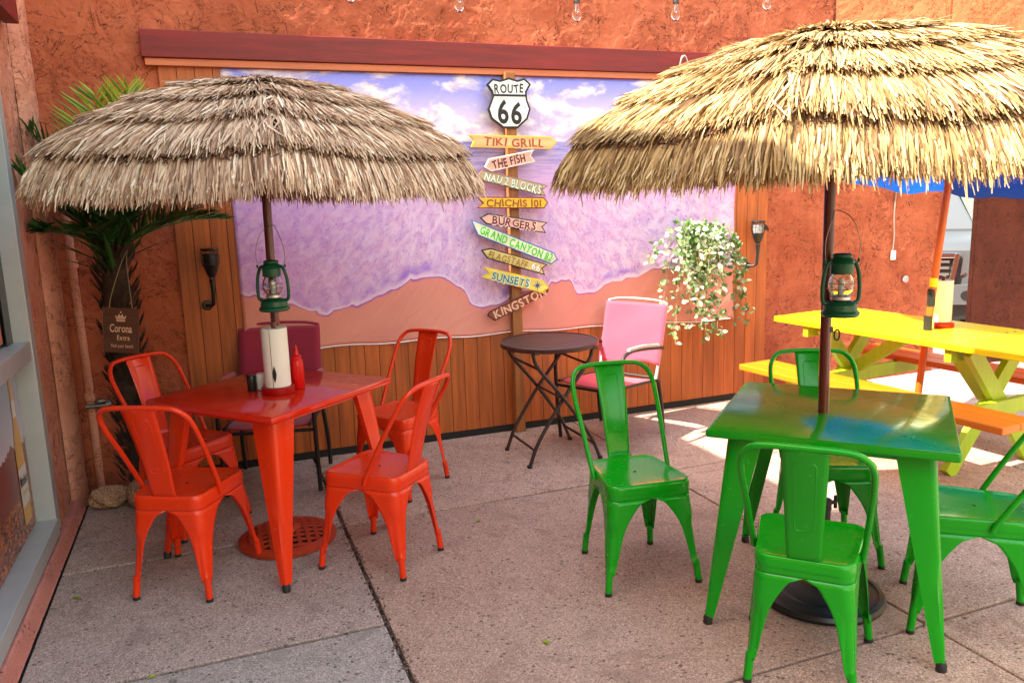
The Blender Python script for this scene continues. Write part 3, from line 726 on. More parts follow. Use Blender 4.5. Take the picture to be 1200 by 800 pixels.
# ================================================================== SIGNPOST
def flat(name, c, rough=0.7): M[name] = wood(name, rgb(*c), 0, rough, 0.28, 0.08)
for nm, c in dict(pt_yellow=(226, 188, 34), pt_tan=(216, 170, 116), pt_rust=(158, 72, 26), pt_cream=(236, 220, 206), pt_blush=(206, 158, 138), pt_maroon=(84, 18, 34),
                  pt_bark=(142, 104, 72), pt_khaki=(186, 162, 126), pt_mint=(226, 240, 216), pt_forest=(32, 62, 42), pt_wine=(112, 16, 38), pt_gold=(238, 180, 40), pt_umber=(132, 76, 26),
                  pt_black=(26, 22, 24), pt_blue=(52, 104, 172), pt_ivory=(226, 226, 190), pt_green=(52, 196, 36), pt_straw=(206, 182, 112), pt_mustard=(150, 118, 40), pt_white=(232, 232, 228),
                  pt_lemon=(222, 202, 92), pt_teal=(16, 112, 132), pt_navy=(30, 74, 140), pt_brown=(134, 68, 38), pt_oxblood=(84, 24, 22), pt_peach=(226, 178, 148)).items(): flat(nm, c)
PT, PB = at_y(596, 88, 4.91), at_y(606, 400, 4.91)
dx = (PB.x-PT.x)/(PT.z-PB.z)
sp = thing('signpost', 'wooden post with painted arrow boards and a route shield before the mural', 'signpost', (PB.x + dx*PB.z, 4.91, 0))
_p = MB()
top = Vector((PT.x, 4.91, 2.375)); bot = Vector((PB.x + dx*PB.z, 4.91, 0.0))
_p.add([Vector((b.x+i*0.034, 4.91+j*0.026, b.z)) for b in (bot, top) for i, j in ((-1, -1), (1, -1), (1, 1), (-1, 1))],
       [(3, 2, 1, 0), (4, 5, 6, 7), (0, 1, 5, 4), (1, 2, 6, 5), (2, 3, 7, 6), (3, 0, 4, 7)])
rel(_p.build('post', 'post', bevel=0.003), sp)
def inset(poly, d):
    n = len(poly); area = sum(poly[i][0]*poly[(i+1) % n][1]-poly[(i+1) % n][0]*poly[i][1] for i in range(n)); sgn = 1 if area > 0 else -1
    out = []
    for i in range(n):
        a, b, c = (Vector((*poly[i-1], 0)), Vector((*poly[i], 0)), Vector((*poly[(i+1) % n], 0)))
        n1 = Vector((-(b-a).y, (b-a).x, 0)).normalized()*sgn; n2 = Vector((-(c-b).y, (c-b).x, 0)).normalized()*sgn
        m_ = (n1+n2)
        m_ = m_.normalized()*min(d/max(0.35, m_.length/2), d*2)
        out.append((b.x+m_.x, b.y+m_.y))
    return out
def board(nm, label, px, yfront, edge, face, texts, bevel=0.0012, ins=0.008, thick=0.010):
    pts = [at_y(a, b, yfront) for a, b in px]; poly = [(p.x, p.z) for p in pts]
    o = MB().prism([(x, yfront, z) for x, z in poly], (0, thick, 0)).build(nm, edge, bevel=bevel); o['label'] = label; rel(o, sp)
    ip = inset(poly, ins)
    f = MB().prism([(x, yfront-0.0012, z) for x, z in ip], (0, 0.0008, 0)).build('painted_face', face); f.parent = o
    for (txt, c0, c1, hgt, col, out, seed) in texts:
        a, b = at_y(*c0, yfront), at_y(*c1, yfront); d = b-a; L = d.length; ux = d.normalized(); uz = Vector((-ux.z, 0, ux.x))
        mid = (a+b)/2
        if out: lettering('lettering_outline', txt, mid+Vector((0.002, -0.0026, -0.002)), ux, uz, L+0.006, hgt*1.08, out, o, 0.055, 0.16, 0.10, seed)
        lettering('lettering', txt, mid+Vector((0, -0.0034, 0)), ux, uz, L, hgt, col, o, 0.024, 0.16, 0.12, seed)
    return o
YA, YB = 4.870, 4.857
board('arrow_board', 'yellow arrow board lettered TIKI GRILL', [(549, 158), (555, 165), (552, 172.5), (645, 175), (653, 166.5), (645, 160)], YA, 'pt_yellow', 'pt_tan', [('TIKI GRILL', (567, 166), (637, 168), 0.052, 'pt_rust', 'pt_peach', 1)])
board('arrow_board', 'blush arrow board lettered THE FISH', [(568, 196), (573, 186), (625.6, 175.6), (622, 182.5), (627.5, 189.5), (576, 201)], YB, 'pt_cream', 'pt_blush', [('THE FISH', (577, 194), (615, 184.5), 0.052, 'pt_maroon', None, 2)])
board('arrow_board', 'khaki arrow board lettered NAU 2 BLOCKS', [(560, 206), (565.6, 199), (642.5, 217.5), (636, 222.5), (640, 230.5), (567, 213)], YA, 'pt_bark', 'pt_khaki', [('NAU 2 BLOCKS', (568, 206.5), (634, 223), 0.05, 'pt_mint', 'pt_forest', 3)])
board('arrow_board', 'wine edged gold arrow board', [(558, 230.6), (565.6, 238), (558, 244), (637.5, 244.5), (642.5, 237.5), (637.5, 231)], YB, 'pt_wine', 'pt_gold', [('CHICHIS 101', (570, 237.5), (634, 238), 0.046, 'pt_umber', None, 4)])
board('arrow_board', 'tan arrow board lettered BURGERS', [(562, 255), (572.4, 250), (642, 260.6), (635.7, 266), (640.4, 273.4), (570, 262.7)], YB, 'pt_black', 'pt_blush', [('BURGERS', (577, 257.5), (628, 265.5), 0.05, 'pt_wine', 'pt_cream', 5)])
board('arrow_board', 'blue edged arrow board lettered GRAND CANYON 82', [(551.7, 257), (559.7, 276), (646, 309.8), (654, 304), (649.5, 296)], YA, 'pt_blue', 'pt_ivory', [('GRAND CANYON 82', (563, 269), (647, 302.5), 0.05, 'pt_green', None, 6)])
board('arrow_board', 'straw coloured arrow board with pale lettering', [(564, 293), (575, 290.6), (642, 310), (635.6, 314.5), (639, 322.5), (571, 303)], YB, 'pt_black', 'pt_straw', [('FLAGSTAFF', (573, 297.5), (618, 310.5), 0.046, 'pt_mustard', None, 7), ('66', (623, 311.5), (633, 314.5), 0.044, 'pt_white', 'pt_mustard', 8)])
sb = board('arrow_board', 'yellow arrow board lettered SUNSETS with a blue star', [(567, 312.5), (573, 320), (564, 325), (635, 343.5), (644, 337.5), (637.5, 328.8)], YB, 'pt_yellow', 'pt_lemon', [('SUNSETS', (577, 322.5), (620, 332.5), 0.05, 'pt_teal', 'pt_mint', 9)])
c = at_y(630, 334.5, YB-0.003); st = MB()
for k in range(8):
    a = k*math.pi/4; d = Vector((math.cos(a), 0, math.sin(a))); e = Vector((-d.z, 0, d.x)); L = 0.034 if k % 2 == 0 else 0.026
    st.add([c+e*0.004, c-e*0.004, c+d*L-e*0.001, c+d*L+e*0.001], [(0, 1, 2, 3)])
st.add([c+Vector((0.011*math.cos(k*0.785), -0.0005, 0.011*math.sin(k*0.785))) for k in range(8)], [tuple(range(8))])
s_ = st.build('painted_star', 'pt_navy'); s_.parent = sb
board('arrow_board', 'brown arrow board with cream lettering', [(571, 370), (580, 376), (641, 344), (643.5, 339.5), (636, 335), (573.8, 365)], YA, 'pt_oxblood', 'pt_brown', [('KINGSTON', (579, 369), (639, 340.5), 0.052, 'pt_peach', None, 10)])
Z = lambda pts: [(530+x/5, 80+y/5) for x, y in pts]
sh = board('route_shield', 'black edged white route shield', Z([(200, 95), (235, 60), (280, 70), (330, 55), (382, 70), (422, 58), (462, 95), (436, 142), (440, 185), (460, 240), (442, 300), (385, 353), (300, 353), (228, 298), (208, 240), (235, 165), (230, 140)]), YA, 'pt_black', 'pt_white',
           [('ROUTE', (579, 104.3), (613, 103.8), 0.052, 'pt_black', None, 11), ('66', (583, 131.5), (611.5, 131), 0.135, 'pt_black', None, 12)], ins=0.013, thick=0.014)
a, b = at_y(577, 111.6, YA-0.002), at_y(616, 111.6, YA-0.002)
q_ = MB().b2(a.x, b.x, YA-0.0038, YA-0.0018, a.z-0.007, a.z+0.007).build('painted_bar', 'pt_black'); q_.parent = sh

# ================================================================== METAL CAFE CHAIR
def rr_point(s, a, b, rc, side):
    """half outline of a rounded rectangle: s 0 (side middle) .. 1 (corner diagonal); side = (nx, ny, flip)"""
    nx, ny, flip = side
    half, out = (a, b) if ny else (b, a)
    straight = half-rc; arc = rc*math.pi/4; L = s*(straight+arc)
    if L <= straight: u, o = L, out
    else:
        th = (L-straight)/rc; u, o = straight+rc*math.sin(th), out-rc+rc*math.cos(th)
    u *= flip
    return (u, ny*o) if ny else (nx*o, u)
def chair_xy(x, y):           # seat and feet are wider at the front (-y)
    k = 1.0 - 0.20*(y+0.2)/0.4
    return x*min(1.05, max(0.78, k)), y
def ab(z):                    # half width and half depth of the shell at height z
    f = max(0.0, 0.43-z)/0.43
    return 0.180+0.030*f**1.15, 0.178+0.033*f**1.15
def shell_pt(s, z, side):
    a, b = ab(z); x, y = rr_point(s, a, b, 0.045 if z > 0.36 else 0.045*max(0.25, z/0.36), side)
    # pressed channel down the outside of each leg
    if 0.085 < z < 0.285 and s > 0.80:
        k = min(1, (z-0.085)/0.03)*min(1, (0.285-z)/0.03)*min(1, (s-0.80)/0.07)
        r = math.hypot(x, y); x -= x/r*0.007*k; y -= y/r*0.007*k
    x, y = chair_xy(x, y)
    return Vector((x, y, z))
ZA, ZS = 0.380, 0.425
def s_in(z):                  # inner edge of the leg sheet: arch below the apron
    if z >= ZA: return 0.0
    t = (ZA-z)/ZA
    e = min(1.0, t/0.42)
    arch = 0.60*math.sqrt(max(0, 1-(1-e)**2))
    return min(0.905, arch + 0.33*max(0, (t-0.15)/0.85)**0.9)
def make_cafe_chair(mat):
    parts = []
    sides = {'f': (0, -1), 'b': (0, 1), 'l': (-1, 0), 'r': (1, 0)}
    def strip(mb, side, flip, zs, m=9):
        rows = []
        for z in zs:
            s0 = s_in(z); rows.append([shell_pt(s0+(1-s0)*j/m, z, (*sides[side], flip)) for j in range(m+1)])
        vs = [p for r_ in rows for p in r_]; k = m+1
        mb.add(vs, [(i*k+j, i*k+j+1, (i+1)*k+j+1, (i+1)*k+j) for i in range(len(rows)-1) for j in range(m)])
    def sheet(mb, name, thick=0.0025):
        me = bpy.data.meshes.new(name); me.from_pydata(mb.v, [], mb.f)
        bm = bmesh.new(); bm.from_mesh(me); bmesh.ops.remove_doubles(bm, verts=bm.verts, dist=0.0004); bmesh.ops.recalc_face_normals(bm, faces=bm.faces)
        # normals outward
        if sum(f.normal.dot(Vector((f.calc_center_median().x, f.calc_center_median().y, 0))) for f in bm.faces) < 0: bmesh.ops.reverse_faces(bm, faces=bm.faces)
        bm.to_mesh(me); bm.free(); me.materials.append(M[mat])
        o = finish(name, me, None, 50); s_ = o.modifiers.new('thickness', 'SOLIDIFY'); s_.thickness = thick; s_.offset = -1
        parts.append(o); return o
    mb = MB(); zs = [ZA + (ZS-ZA)*i/5 for i in range(6)]
    for sd in 'fblr':
        for fl in (1, -1): strip(mb, sd, fl, zs)
    sheet(mb, 'apron')
    zl = [ZA*(1-(i/26)**0.9) for i in range(27)]; zl[-1] = 0.055
    zl = [z for z in zl[:-1] if z > 0.088] + [0.082]
    for (s1, f1, s2, f2) in [('f', 1, 'r', -1), ('f', -1, 'l', -1), ('b', 1, 'r', 1), ('b', -1, 'l', 1)]:
        mb = MB(); strip(mb, s1, f1, zl); strip(mb, s2, f2, zl)
        leg = sheet(mb, 'leg')
        sx, sy = (1 if s2 == 'r' else -1), (-1 if s1 == 'f' else 1)
        a, b = ab(0.0); xa, ya = chair_xy(sx*(a-0.012), sy*(b-0.012)); a2, b2 = ab(0.10); xb, yb = chair_xy(sx*(a2-0.013), sy*(b2-0.013))
        ft = MB().tube([(xa, ya, 0.012), (xb, yb, 0.10)], [0.0135, 0.0145], 12).build('foot_tube', mat, None, 50); ft.parent = leg
        rb = MB().lathe([(0.0125, 0), (0.0145, 0.001), (0.0145, 0.014), (0.012, 0.015)], 12, (xa, ya, 0)).build('rubber_foot', 'rubber', None, 50); rb.parent = leg
    # seat pan: rings from the rolled rim to the dished centre
    def ring(k, z, grow=0.0):
        out = []
        for sd, fl in [('f', -1), ('f', 1), ('r', -1), ('r', 1), ('b', 1), ('b', -1), ('l', 1), ('l', -1)]:
            seq = [i/8 for i in range(8)]
            if (sd, fl) in [('f', -1), ('r', -1), ('b', 1), ('l', 1)]: seq = [1-i/8 for i in range(8)]
            for s in seq:
                x, y = rr_point(s, 0.180+grow, 0.178+grow, 0.05, (*sides[sd], fl)); x, y = chair_xy(x, y)
                out.append(Vector((x*k, y*k, z)))
        return out
    rings = [ring(1, 0.405, 0.004), ring(1, 0.428, 0.004), ring(1, 0.437, 0.001), ring(0.985, 0.4415), ring(0.955, 0.441), ring(0.91, 0.4375), ring(0.82, 0.4355), ring(0.6, 0.4335), ring(0.3, 0.4325), ring(0.05, 0.432)]
    mb = MB().loft(rings, caps=False); mb.f.append(tuple(range(len(mb.v)-len(rings[0]), len(mb.v)))); mb.mi.append(0)
    me = mb.mesh('seat'); me.materials.append(M[mat]); seat = finish('seat', me, None, 60); parts.append(seat)
    dh = MB().lathe([(0.006, 0.4325), (0.006, 0.434), (0.0, 0.434)], 12).build('drain_hole', 'rubber', None); dh.parent = seat
    # back hoop and splat
    L = [(-0.168, 0.035, 0.405), (-0.172, 0.055, 0.45), (-0.182, 0.14, 0.60), (-0.189, 0.215, 0.72), (-0.183, 0.255, 0.785), (-0.157, 0.280, 0.822), (-0.115, 0.291, 0.837), (0, 0.298, 0.841)]
    path = spline(L + [(-x, y, z) for x, y, z in reversed(L[:-1])], 5)
    parts.append(MB().tube(path, 0.0105, 10).build('back_hoop', mat, None, 60))
    N, K = 26, 8; vs = []
    for i in range(N+1):
        t_ = i/N; z = 0.425 + t_*(0.838-0.425); y = 0.176 + 0.119*t_ + 0.012*math.sin(t_*math.pi)*-1
        if t_ < 0.08: y -= 0.02*(1-t_/0.08)**2
        hw = 0.050 + 0.019*t_
        for j in range(K+1):
            u = -1+2*j/K; vs.append((u*hw, y + 0.010*(1-u*u)*t_, z))
    mb = MB().add(vs, [(i*(K+1)+j, i*(K+1)+j+1, (i+1)*(K+1)+j+1, (i+1)*(K+1)+j) for i in range(N) for j in range(K)])
    me = bpy.data.meshes.new('back_splat'); me.from_pydata(mb.v, [], mb.f); me.materials.append(M[mat]); sp_ = finish('back_splat', me, None, 60)
    s_ = sp_.modifiers.new('thickness', 'SOLIDIFY'); s_.thickness = 0.003; s_.offset = 0; parts.append(sp_)
    def on(u, t_):
        z = 0.425+t_*0.413; y = 0.176+0.119*t_-0.012*math.sin(t_*math.pi); hw = 0.050+0.019*t_
        return Vector((u*hw, y+0.010*(1-u*u)*t_, z))
    lp = [(-0.42, 0.30), (-0.5, 0.33)] + [(-0.5, 0.33+0.5*i/8) for i in range(1, 8)] + [(-0.5, 0.86), (-0.42, 0.885), (0.42, 0.885), (0.5, 0.86)] + [(0.5, 0.33+0.5*i/8) for i in range(7, 0, -1)] + [(0.5, 0.33), (0.42, 0.30)]
    em = MB().tube([on(u, t_) for u, t_ in lp], 0.0028, 6, closed=True).build('pressed_panel', mat, None, 60); em.parent = sp_
    return parts
protos = {}
def cafe_chair(mat, label, x, y, rz, group):
    root = thing('cafe_chair', label, 'chair', (x, y, 0), rz, group)
    if mat not in protos: protos[mat] = make_cafe_chair(mat); ps = protos[mat]; [setattr(p, 'parent', root) for p in ps]
    else:
        for p in protos[mat]: copy_tree(p, root)
    return root
GR = 'green metal cafe chairs'; RD = 'red metal cafe chairs'
cafe_chair('green', 'green metal cafe chair standing nearest the round bistro table', 1.594, 2.789, -0.122, GR)
cafe_chair('green', 'green metal cafe chair in front of the round black umbrella base', 1.771, 1.952, 2.340, GR)
cafe_chair('green', 'green metal cafe chair between the green table and the yellow picnic table', 2.441, 2.617, -0.487, GR)
cafe_chair('green', 'green metal cafe chair beside the near end of the orange picnic bench', 2.508, 1.936, -2.338, GR)
cafe_chair('red', 'red metal cafe chair nearest the shop window poster', -0.172, 3.494, 2.664, RD)
cafe_chair('red', 'red metal cafe chair under the hanging wooden beer sign', -0.202, 4.196, 0.681, RD)
cafe_chair('red', 'red metal cafe chair nearest the green chairs, back turned to them', 0.623, 3.345, -2.374, RD)
cafe_chair('red', 'red metal cafe chair nearest the wood paneling and bistro table', 0.923, 4.231, -0.915, RD)

# ================================================================== METAL TABLES
def metal_table(name, label, mat, legmat, x, y, rz, s):
    root = thing(name, label, 'table', (x, y, 0), rz); h = s/2
    mb = MB(); prof = [(h-0.02, 0.728), (h-0.004, 0.722), (h, 0.727), (h, 0.742), (h-0.002, 0.748), (h-0.006, 0.750)]
    rings = []
    for r_, z in prof:
        rc = 0.010; ring = []
        for sx, sy, a0 in ((1, 1, 0), (-1, 1, 90), (-1, -1, 180), (1, -1, 270)):
            for k in range(4):
                a = R(a0+30*k); ring.append(Vector((sx*(r_-rc)+rc*math.cos(a), sy*(r_-rc)+rc*math.sin(a), z)))
        rings.append(ring)
    mb.loft(rings); mb.build('tabletop', mat, root, 35)
    for i, j in ((-1, -1), (1, -1), (1, 1), (-1, 1)):
        a, b = (1, 0), (1, 0)
        mb = MB(); rings = []
        for k in range(13):
            t_ = k/12; z = 0.722*(1-t_) + 0.030*t_; c = (h-0.090)*(1-t_) + (h-0.012)*t_; wd = 0.062*(1-t_)**1.0 + 0.017*t_
            if t_ > 0.93: wd = 0.0165
            ring = []
            # angled sheet section: outer corner rounded, with a shallow pressed channel
            for (u, v) in ((1, -1), (1, -0.2), (1, 0.55), (0.93, 0.8), (0.8, 0.93), (0.55, 1), (-0.2, 1), (-1, 1), (-1, 0.55), (0.1, 0.5), (0.5, 0.1), (0.55, -1)):
                ch = 0.86 if (0.55 < t_ < 0.9 and (u, v) in ((0.93, 0.8), (0.8, 0.93))) else 1.0
                ring.append(Vector((i*(c + u*wd*ch - wd*0.6), j*(c + v*wd*ch - wd*0.6), z)))
            rings.append(ring)
        mb.loft(rings); lg = mb.build('leg', legmat, root, 38)
        f = MB().lathe([(0.013, 0), (0.017, 0.002), (0.017, 0.024), (0.012, 0.034)], 14, (i*(h-0.016), j*(h-0.016), 0)).build('rubber_foot', 'rubber', None, 50); f.parent = lg
    # cross rails under the top
    for k in (-1, 1):
        MB().b2(-(h-0.14), h-0.14, k*(h-0.085)-0.008, k*(h-0.085)+0.008, 0.688, 0.7225).build('rail', legmat, root)
        MB().b2(k*(h-0.085)-0.008, k*(h-0.085)+0.008, -(h-0.14), h-0.14, 0.688, 0.7225).build('rail', legmat, root)
    return root
RT, GT = (0.2225, 3.7222, 0.6988, 0.775), (2.1545, 2.2606, -0.8268, 0.798)
metal_table('metal_table', 'square glossy red metal table under the shaded thatched umbrella', 'red_table', 'red', *RT)
metal_table('metal_table', 'square glossy green metal table under the sunlit thatched umbrella', 'green_table', 'green', *GT)

# ================================================================== THATCHED UMBRELLAS
PROF = np.array([(0.0, 2.100), (0.10, 2.092), (0.20, 2.078), (0.30, 2.056), (0.40, 2.026), (0.50, 1.987), (0.60, 1.938), (0.70, 1.880), (0.78, 1.828), (0.84, 1.778), (0.885, 1.722), (0.92, 1.660), (0.945, 1.595), (0.96, 1.53), (0.965, 1.45)])
QS = np.concatenate([[0], np.cumsum(np.hypot(*np.diff(PROF, axis=0).T))])
def prof(q): return np.interp(q, QS, PROF[:, 0]), np.interp(q, QS, PROF[:, 1])
QR = np.interp(0.82, PROF[:, 0], QS)       # arc length at the rim
def hexk(th, th0, full=1.0):
    d = np.mod(th-th0, math.pi/3) - math.pi/6
    return (1 + full*(math.cos(math.pi/6)/np.cos(d)*1.055 - 1))
def surf(th, q, th0):
    r, z = prof(q); k = hexk(th, th0, np.clip(r/0.5, 0, 1))
    d = np.mod(th-th0, math.pi/3) - math.pi/6      # sag between ribs
    z = z - 0.022*np.cos(d*3)*np.clip(r/0.9, 0, 1)
    return np.stack([r*k*np.cos(th), r*k*np.sin(th), z], -1)
def nrm(th, q, th0):
    e = 1e-3
    a = surf(th+e, q, th0)-surf(th-e, q, th0); b = surf(th, q+e, th0)-surf(th, q-e, th0)
    n = np.cross(b, a); n /= np.linalg.norm(n, axis=-1, keepdims=True)+1e-12
    s = np.where((n[:, 2] < 0)[:, None], -1.0, 1.0); s = np.where((np.abs(n[:, 2]) < 0.12)[:, None], np.sign((n[:, :1]*np.cos(th)[:, None]+n[:, 1:2]*np.sin(th)[:, None])+1e-9), s)
    return n*s
def thatch_tier(name, parent, th0, q0, length, lift, dens, seed, ragged=0.25, npt=5, tilt=0.16, mat='straw'):
    g = np.random.default_rng(seed)
    r, _ = prof(q0); N = int(dens*2*math.pi*max(float(r), 0.16))
    th = g.random(N)*2*math.pi
    qs = q0 + g.normal(0, 0.012, N) + (g.random(N)*0.05 if q0 < 0.05 else 0)
    ln = length*(1-ragged*g.random(N)**2.5) * (1 + 0.05*g.normal(size=N))
    d = np.mod(th-th0, math.pi/3) - math.pi/6
    drift = g.normal(0, tilt, N) - 0.03*np.sin(d)
    stray = g.random(N) < 0.06; drift = np.where(stray, g.normal(0, tilt*3.2, N), drift)
    ln = ln*(1 + 0.07*(vnoise(th*9, qs*0+seed, 300+seed)+0.6*vnoise(th*31, qs*0+seed, 301+seed)))         # sideways drift, fanning apart at the ribs
    layer = g.random(N)
    width = g.uniform(0.0020, 0.0044, N)
    rows = []
    for k in range(npt):
        t_ = k/(npt-1); q = np.clip(qs + ln*t_, 0.004, QS[-1]+0.0)
        rr, _ = prof(q)
        tk = th + drift*ln*t_/np.maximum(rr, 0.12)
        p = surf(tk, q, th0); n = nrm(tk, q, th0)
        wob = 0.010*g.normal(size=N)*t_**2
        p = p + n*((0.004+lift*t_+0.012*layer+wob*0.6))[:, None]
        over = np.maximum(qs+ln*t_-QS[-1], 0); p[:, 2] -= over
        rows.append((p, n))
    V = np.zeros((N, npt, 2, 3)); roll = g.normal(0, 0.5, N)
    for k in range(npt):
        p, n = rows[k]; a = rows[min(k+1, npt-1)][0]-rows[max(k-1, 0)][0]
        s = np.cross(a, n); s /= np.linalg.norm(s, axis=-1, keepdims=True)+1e-9
        s = s*np.cos(roll)[:, None] + n*np.sin(roll)[:, None]
        wk = width*(1.0 if k < npt-1 else 0.35)
        V[:, k, 0] = p - s*wk[:, None]; V[:, k, 1] = p + s*wk[:, None]
    base = (np.arange(N)*npt*2)[:, None]
    F = np.concatenate([base + np.array([[2*k, 2*k+1, 2*k+3, 2*k+2]]) for k in range(npt-1)], 0)
    return tag(arrays(name, V.reshape(-1, 3), F, mat, parent), kind='stuff')
def thatched_umbrella(label, x, y, th0, lean, seed, mat='straw', ball=True):
    root = thing('thatched_umbrella', label, 'umbrella', (x, y, 0), 0, 'thatched umbrellas')
    root.rotation_euler = (lean[1], lean[0], 0)
    MB().tube([(0, 0, 0.03), (0, 0, 0.8), (0, 0, 1.6), (0, 0, 2.07)], 0.0195, 16).build('pole', 'pole', root, 50)
    if ball: MB().lathe([(0.0, 2.128), (0.016, 2.125), (0.025, 2.115), (0.028, 2.102), (0.024, 2.09), (0.014, 2.084), (0.02, 2.08), (0.02, 2.06)], 16).build('finial', 'terracotta', root, 50)
    # lining and ribs
    N = 48; rings = []
    for q in np.linspace(0.02, QR-0.01, 9):
        th = np.arange(N)*2*math.pi/N; p = surf(th, np.full(N, q), th0); p[:, 2] -= 0.004
        rings.append([Vector(v) for v in p])
    mb = MB().loft(rings, caps=False); ln_ = mb.build('canopy_lining', 'lining', root, 60)
    for k in range(6):
        th = th0 + k*math.pi/3
        pts = surf(np.full(9, th), np.linspace(0.05, QR-0.03, 9), th0); pts[:, 2] -= 0.02
        MB().tube([Vector(p) for p in pts], 0.008, 6).build('rib', 'pole', root, 60)
        a = Vector((0.02*math.cos(th), 0.02*math.sin(th), 1.66)); b = Vector(surf(np.array([th]), np.array([0.5]), th0)[0]) - Vector((0, 0, 0.024))
        MB().tube([a, b], 0.006, 6).build('strut', 'pole', root, 60)
    MB().lathe([(0.022, 1.63), (0.034, 1.635), (0.034, 1.68), (0.022, 1.685)], 14).build('runner_hub', 'pole', root, 40)
    # tiers from the rim upwards, each with its dark stitched seam
    tiers = [(0.004, 0.215, 0.014, 2800), (0.145, 0.250, 0.026, 1600), (0.330, 0.250, 0.028, 1450), (0.515, 0.245, 0.030, 1400), (0.695, 0.245, 0.030, 1400), (QR-0.03, 0.245, 0.000, 1800)]
    for i, (q0, L, lift, dens) in enumerate(tiers):
        thatch_tier('thatch_tier', root, th0, q0, L, lift, dens, seed+i, 0.09 if i < 5 else 0.20, 5 if i < 5 else 7, (0.42 if i == 0 else 0.14) if i < 5 else 0.065, mat)
        if i:       # frayed dark stitching that shows below the tips of the tier above
            pq, pl_ = tiers[i-1][0], tiers[i-1][1]
            thatch_tier('stitched_seam', root, th0, pq+pl_*0.955, 0.026, 0.006, 900, seed+60+i, 0.5, 2, 0.6, 'cord')
    return root
thatched_umbrella('thatched umbrella in full shade over the red table', 0.245, 3.712, YAW*-1 + R(-90-40), (0.012, 0), 100, 'straw_grey', False)
thatched_umbrella('thatched umbrella with sunlit top over the green table', 2.118, 2.272, YAW*-1 + R(-90-30), (-0.012, 0), 200)

# umbrella bases
ub = thing('umbrella_base', 'rust red round umbrella base with a pierced lattice under the red table', 'umbrella base', (0.235, 3.735, 0))
prf = [(0.20, 0.0), (0.225, 0.004), (0.228, 0.022), (0.215, 0.030)]
MB().lathe(prf + [(0.19, 0.036), (0.188, 0.022), (0.0, 0.022)], 48).build('rim', 'rust_red', ub, 40)
MB().lathe([(0.187, 0.0225), (0.06, 0.0235), (0.0, 0.0235)], 40).build('dark_well', 'rubber', ub)
for k in range(-4, 5):
    o_ = k*0.042; hl = math.sqrt(max(0.0, 0.186**2-o_**2))
    for d in (0, 1):
        a, b = ((-hl, o_), (hl, o_)) if d == 0 else ((o_, -hl), (o_, hl))
        pts = []
        for i in range(9):
            t_ = i/8; px, py = a[0]+(b[0]-a[0])*t_, a[1]+(b[1]-a[1])*t_; pts.append((px, py, 0.034+0.024*(1-(math.hypot(px, py)/0.188)**2) + 0.0015*d))
        mb = MB()
        for p, q_ in zip(pts[:-1], pts[1:]): mb.beam(p, q_, 0.017, 0.008)
        mb.build('lattice_bar', 'rust_red', ub)
MB().lathe([(0.06, 0.05), (0.055, 0.07), (0.032, 0.075), (0.030, 0.34), (0.026, 0.345), (0.024, 0.06)], 20).build('socket', 'rust_red', ub, 40)
ub = thing('umbrella_base', 'black ringed round umbrella base under the green table', 'umbrella base', (2.13, 2.275, 0))
MB().lathe([(0.19, 0.0), (0.235, 0.003), (0.24, 0.016), (0.232, 0.03), (0.214, 0.036), (0.206, 0.030), (0.195, 0.032), (0.17, 0.040), (0.16, 0.034), (0.15, 0.040), (0.06, 0.052), (0.0, 0.052)], 56).build('disc', 'black', ub, 28)
MB().lathe([(0.034, 0.05), (0.034, 0.062), (0.028, 0.066), (0.028, 0.36), (0.031, 0.362), (0.031, 0.40), (0.024, 0.402)], 20).build('socket', 'black', ub, 40)
MB().tube([(0.026, 0, 0.38), (0.06, 0, 0.38)], 0.008, 8).tube([(0.06, 0, 0.355), (0.06, 0, 0.405)], 0.007, 8).build('clamp_knob', 'black', ub, 40)

